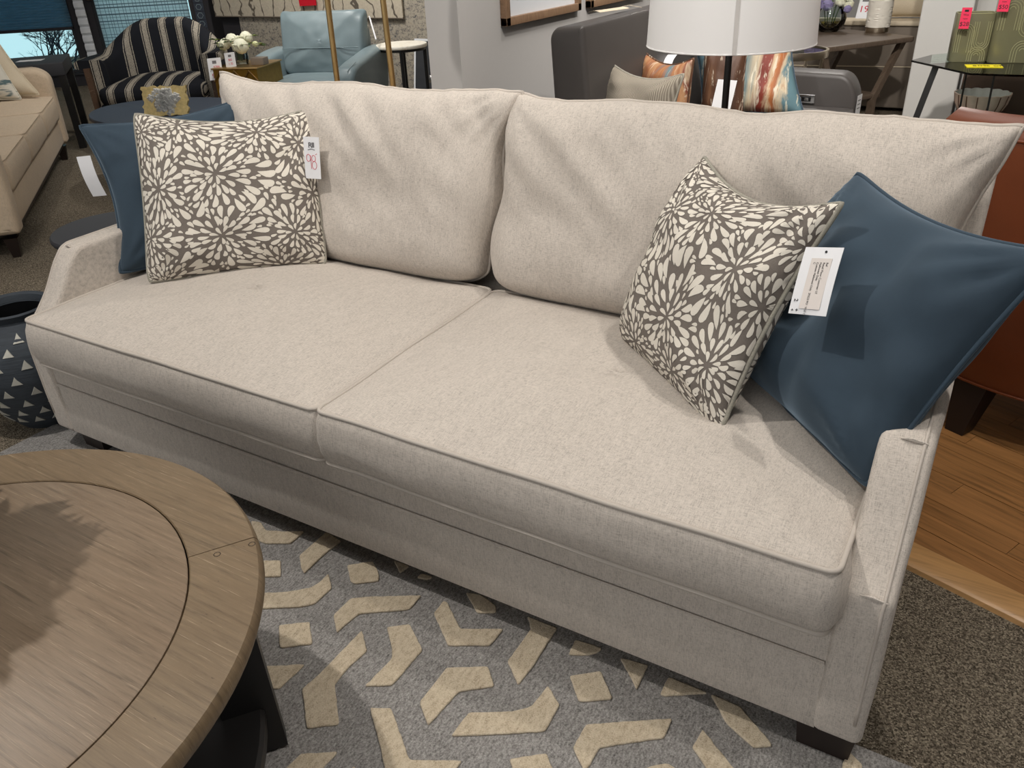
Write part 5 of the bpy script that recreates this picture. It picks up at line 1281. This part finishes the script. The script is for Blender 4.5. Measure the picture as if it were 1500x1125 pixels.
for (x, y, z, r, m_) in ((-0.10, -0.02, 0.185, 0.06, 'petal_lilac'), (-0.02, -0.05, 0.175, 0.055, 'petal_lilac'), (0.06, 0.0, 0.195, 0.05, 'petal_white'), (0.11, 0.02, 0.175, 0.045, 'petal_white'), (-0.05, 0.06, 0.235, 0.06, 'petal_lilac'), (0.12, -0.05, 0.150, 0.035, 'petal_lilac'), (0.03, 0.05, 0.25, 0.05, 'petal_white')): rose(fb, (x, y, z), r, m_, 'blossom')
for k in range(18):
    a = k * 2.4; r = 0.05 + 0.01 * (k % 9); e = V(math.cos(a), math.sin(a), 0); b = e * r + V(0, 0, 0.19 + 0.02 * (k % 3)); q_ = V(-e.y, e.x, 0)
    obj('leaf', MB().add([b, b + e * 0.03 + q_ * 0.014, b + e * 0.065 + V(0, 0, 0.01), b + e * 0.03 - q_ * 0.014], [(0, 1, 2, 3)]), 'leaf_green', fb)
# white textured lamp
p = on(1284, 47, 'z', 0.60)
wl = thing('textured_vase_lamp', 'white textured cylindrical lamp base on a metal foot, on the dark end table', 'lamp', (p.x, p.y, 0.6005))
R = []
for i in range(25):
    z = 0.035 + 0.17 * i / 24; R.append([V((0.078 + 0.004 * noise.noise(V(k * 0.9, i * 0.8, 3)) + 0.0025 * ((i + k // 4) % 2)) * math.cos(2 * PI * k / 40), (0.078 + 0.004 * noise.noise(V(k * 0.9, i * 0.8, 3)) + 0.0025 * ((i + k // 4) % 2)) * math.sin(2 * PI * k / 40), z) for k in range(40)])
obj('body', MB().rings(R), 'ceramic_white', wl)
obj('foot', MB().lathe([(0, 0), (0.072, 0), (0.074, 0.005), (0.074, 0.033), (0, 0.035)], 40, close=False), 'champagne_metal', wl)
obj('neck', MB().lathe([(0, 0.205), (0.02, 0.205), (0.012, 0.25), (0.012, 0.30), (0, 0.30)], 16, close=False), 'champagne_metal', wl)
# price signs behind
a, b, c_ = on(1262, -8, 'y', 5.55), on(1283, -8, 'y', 5.55), on(1256, 27, 'y', 5.45)
t = card('price_sign', 'white price sign with red 199 behind the flowers on the dark end table', a, b - a, c_ - a, (b - a).length + 0.06, (c_ - a).length)
w, h = (b - a).length, (c_ - a).length
text('lettering', '199', h * 0.38, 'ink_red', t, T4(w * .62, -h * .62, 0.001)); obj('header', MB().box((w * 0.2, -h * 0.3, 0.0007), (w * 1.0, -h * 0.12, 0.0012)), 'ink_gray', t, smooth=False)
a, b, c_ = on(1290, -16, 'y', 5.5), on(1312, -16, 'y', 5.5), on(1290, 6, 'y', 5.45)
t = card('price_sign', 'small white sign with red mark above the textured lamp base', a, b - a, c_ - a, (b - a).length, (c_ - a).length)
w, h = (b - a).length, (c_ - a).length
text('lettering', '$', h * 0.5, 'ink_red', t, T4(w * .5, -h * .6, 0.001))
# taupe sofa far behind with a light ledge and cream pillow
ts = thing('taupe_sofa', 'taupe upholstered sofa back with a cream top edge, far behind the end table', 'sofa', (0.9, 5.95, 0), 0)
obj('back_panel', MB().box((0.26, 5.85, 0.03), (1.85, 5.95, 0.60), 0.01), 'taupe_fabric', ts, world=True)
obj('panel_seam', MB().tube([V(0.26, 5.848, 0.30), V(1.85, 5.848, 0.33)], 0.004, 6), 'cream_fabric', ts, world=True)
obj('top_edge', MB().box((0.26, 5.83, 0.60), (1.85, 6.05, 0.635), 0.012), 'cream_fabric', ts, world=True)
obj('seat', MB().box((0.26, 5.96, 0.10), (1.85, 6.7, 0.45), 0.03), 'cream_fabric', ts, world=True)
pillow('throw_pillow', 'cream pillow on the far taupe sofa, left of the white column', 'pillow', [V(1.18, 6.08, 1.02), V(1.72, 6.06, 1.04), V(1.74, 6.00, 0.64), V(1.20, 6.02, 0.64)], 0.16, 'cream_fabric', 'cream_fabric', seed=41, N=18)
# brown panel cabinet under / behind the glass table
cb = thing('brown_cabinet', 'low dark brown cabinet behind the glass table', 'cabinet', (2.6, 5.0, 0))
obj('body', MB().box((1.96, 4.86, 0.0), (3.3, 5.2, 0.56), 0.006), 'brown_panel', cb, world=True); obj('door', MB().box((1.98, 4.845, 0.03), (2.62, 4.86, 0.53), 0.003), 'brown_panel', cb, world=True); obj('door', MB().box((2.64, 4.845, 0.03), (3.28, 4.86, 0.53), 0.003), 'brown_panel', cb, world=True)
# glass table
gtb = thing('glass_table', 'faceted glass side table on black metal legs, right of the white column', 'side table', (2.2, 4.2, 0))
poly = [on(1335, 88, 'z', 0.6).to_2d()[:], on(1420, 107, 'z', 0.6).to_2d()[:], on(1472, 109, 'z', 0.6).to_2d()[:], (2.50, 3.86), (2.70, 4.1), (2.70, 4.42), (2.46, 4.66), (2.02, 4.66), (1.80, 4.45)]
obj('glass_top', MB().prism(poly, 0.590, 0.600, 0.001), 'glass_green', gtb, world=True, smooth=False)
obj('glass_shelf', MB().prism([(2.2 + (x - 2.2) * 0.8, 4.22 + (y - 4.22) * 0.8) for x, y in poly], 0.242, 0.250, 0.001), 'glass_green', gtb, world=True, smooth=False)
for (xt, yt, xb, yb) in ((1.86, 4.12, 1.76, 4.04), (2.60, 4.04, 2.70, 3.96), (2.40, 4.50, 2.44, 4.60)):
    obj('leg', MB().rings([[V(x + a * 0.016, y + b * 0.016, z) for a, b in ((-1, -1), (1, -1), (1, 1), (-1, 1))] for x, y, z in ((xb, yb, 0.0), (xt, yt, 0.588))]), 'black_metal', gtb, world=True, smooth=False)
for (x, y) in ((2.02, 4.15), (2.16, 3.96)): obj('rod', MB().tube([V(x, y, 0.25), V(x - 0.01, y, 0.588)], 0.005, 6), 'black_metal', gtb, world=True)
# olive vases
def olive(px, py, w_, d_, h_, label, tagpx, txt, rz=0.25):
    p = on(px, py, 'z', 0.6); t = thing('olive_vase', label, 'vase', (p.x, p.y, 0.6005), rz)
    def sec(s, z): return [V(x * s, y * s, z) for x, y in roundpoly([(-w_ / 2, -d_ / 2), (w_ / 2, -d_ / 2), (w_ / 2, d_ / 2), (-w_ / 2, d_ / 2)], d_ * 0.30, 5)]
    obj('body', MB().rings([sec(0.96, 0), sec(1, 0.006), sec(1, h_ - 0.003), sec(0.985, h_), sec(0.92, h_), sec(0.90, h_ - 0.01), sec(0.9, 0.02)]), 'olive_ceramic', t)
    obj('rim', MB().tube(sec(0.96, h_), 0.0025, 5, True), 'olive_light', t)
    for (cx, cz, up) in ((-w_ * 0.22, h_ * 0.62, 1), (w_ * 0.20, h_ * 0.42, -1), (w_ * 0.16, h_ * 0.14, 1)):
        for k in range(4):
            r = w_ * 0.055 * (k + 1); pts = [V(cx + r * math.cos(PI * q / 10), -d_ / 2 - 0.0005, cz + up * r * math.sin(PI * q / 10)) for q in range(11)]
            if up: ln = 0.10 * (k > 0); pts = [pts[0] - V(0, 0, up * ln)] + pts + [pts[-1] - V(0, 0, up * ln)]
            pts = [V(max(-w_ * .48, min(w_ * .48, q.x)), q.y, max(0.004, min(h_ - 0.01, q.z))) for q in pts]
            obj('arch_relief', MB().tube(pts, 0.0016, 5), 'olive_light', t)
    a = on(*tagpx[0], 'y', p.y - d_ / 2 - 0.05); b = on(*tagpx[1], 'y', p.y - d_ / 2 - 0.05); c = on(*tagpx[2], 'y', p.y - d_ / 2 - 0.05)
    g = card('red_price_tag', 'red price tag on the ' + label.split(' on ')[0].split(',')[0], a, b - a, c - a, (b - a).length, (c - a).length, 'tag_red')
    w2, h2 = (b - a).length, (c - a).length
    obj('lettering', MB().box((w2 * .3, -h2 * .2, .0008), (w2 * .7, -h2 * .1, .0011)), 'ink_black', g, smooth=False)
    for k, (s, sz) in enumerate(txt): text('lettering', s, h2 * sz, 'ink_black', g, T4(w2 * .5, -h2 * (.34 + .18 * k + .08 * (k > 1)), 0.001))
olive(1415, 89, 0.19, 0.11, 0.24, 'shorter olive green vase with arched relief, on the glass table', ((1410, 11), (1425, 11), (1401, 42)), (('Was', .14), ('now', .12), ('$28', .28)))
olive(1478, 90, 0.23, 0.13, 0.42, 'taller olive green vase with arched relief, at the right of the glass table', ((1467, -14), (1484, -14), (1461, 17)), (('Was', .14), ('now', .12), ('$50', .28)), 0.2)
p = on(1441, 97, 'z', 0.601)
yp = obj('yellow_note', MB().rings([[V(x, y * 0.05, z) for y, z in ((-1, 0), (1, 0), (1, 0.001), (-1, 0.001))] for x, z in ((-0.085, 0), (-0.03, 0), (0.085, 0))]), 'paper_yellow', smooth=False); yp.location = (p.x, p.y, 0.6015); yp.rotation_euler = (0, 0, 0.2)
tag(yp, 'yellow note with handwriting lying on the glass table', 'paper'); text('handwriting', '50% off', 0.05, 'ink_black', yp, T4(0.02, 0, 0.0015))
# ribbed bowl on the lower shelf
p = on(1433, 166, 'z', 0.250)
rb = thing('ribbed_bowl', 'fluted pink-white bowl with brown ribs on the lower glass shelf', 'bowl', (p.x, p.y + 0.02, 0.2505))
R = []
SEG = 120
def flute(k): return 1 + 0.045 * abs(math.sin(PI * k * 15 / SEG))
for r, z in ((0.09, 0.0), (0.120, 0.022), (0.138, 0.06), (0.149, 0.112), (0.144, 0.114), (0.132, 0.06), (0.114, 0.03), (0.07, 0.012)):
    R.append([V(r * flute(k) * math.cos(2 * PI * k / SEG), r * flute(k) * math.sin(2 * PI * k / SEG), z + (0.004 * abs(math.sin(PI * k * 15 / SEG)) if z > 0.11 else 0)) for k in range(SEG)])
obj('body', MB().rings(R[:5], cap1=False), 'bowl_pink', rb); obj('inside', MB().rings(R[4:], cap0=False), 'bowl_inside', rb)
for k in range(30):
    a = 2 * PI * k / 30 if k % 2 == 0 else None
    if a is None: continue
    e = V(math.cos(a), math.sin(a), 0); obj('rib', MB().tube([e * 0.092 + V(0, 0, 0.004), e * 0.122 + V(0, 0, 0.022), e * 0.140 + V(0, 0, 0.06), e * 0.150 + V(0, 0, 0.110)], 0.003, 5), 'bowl_rib', rb)
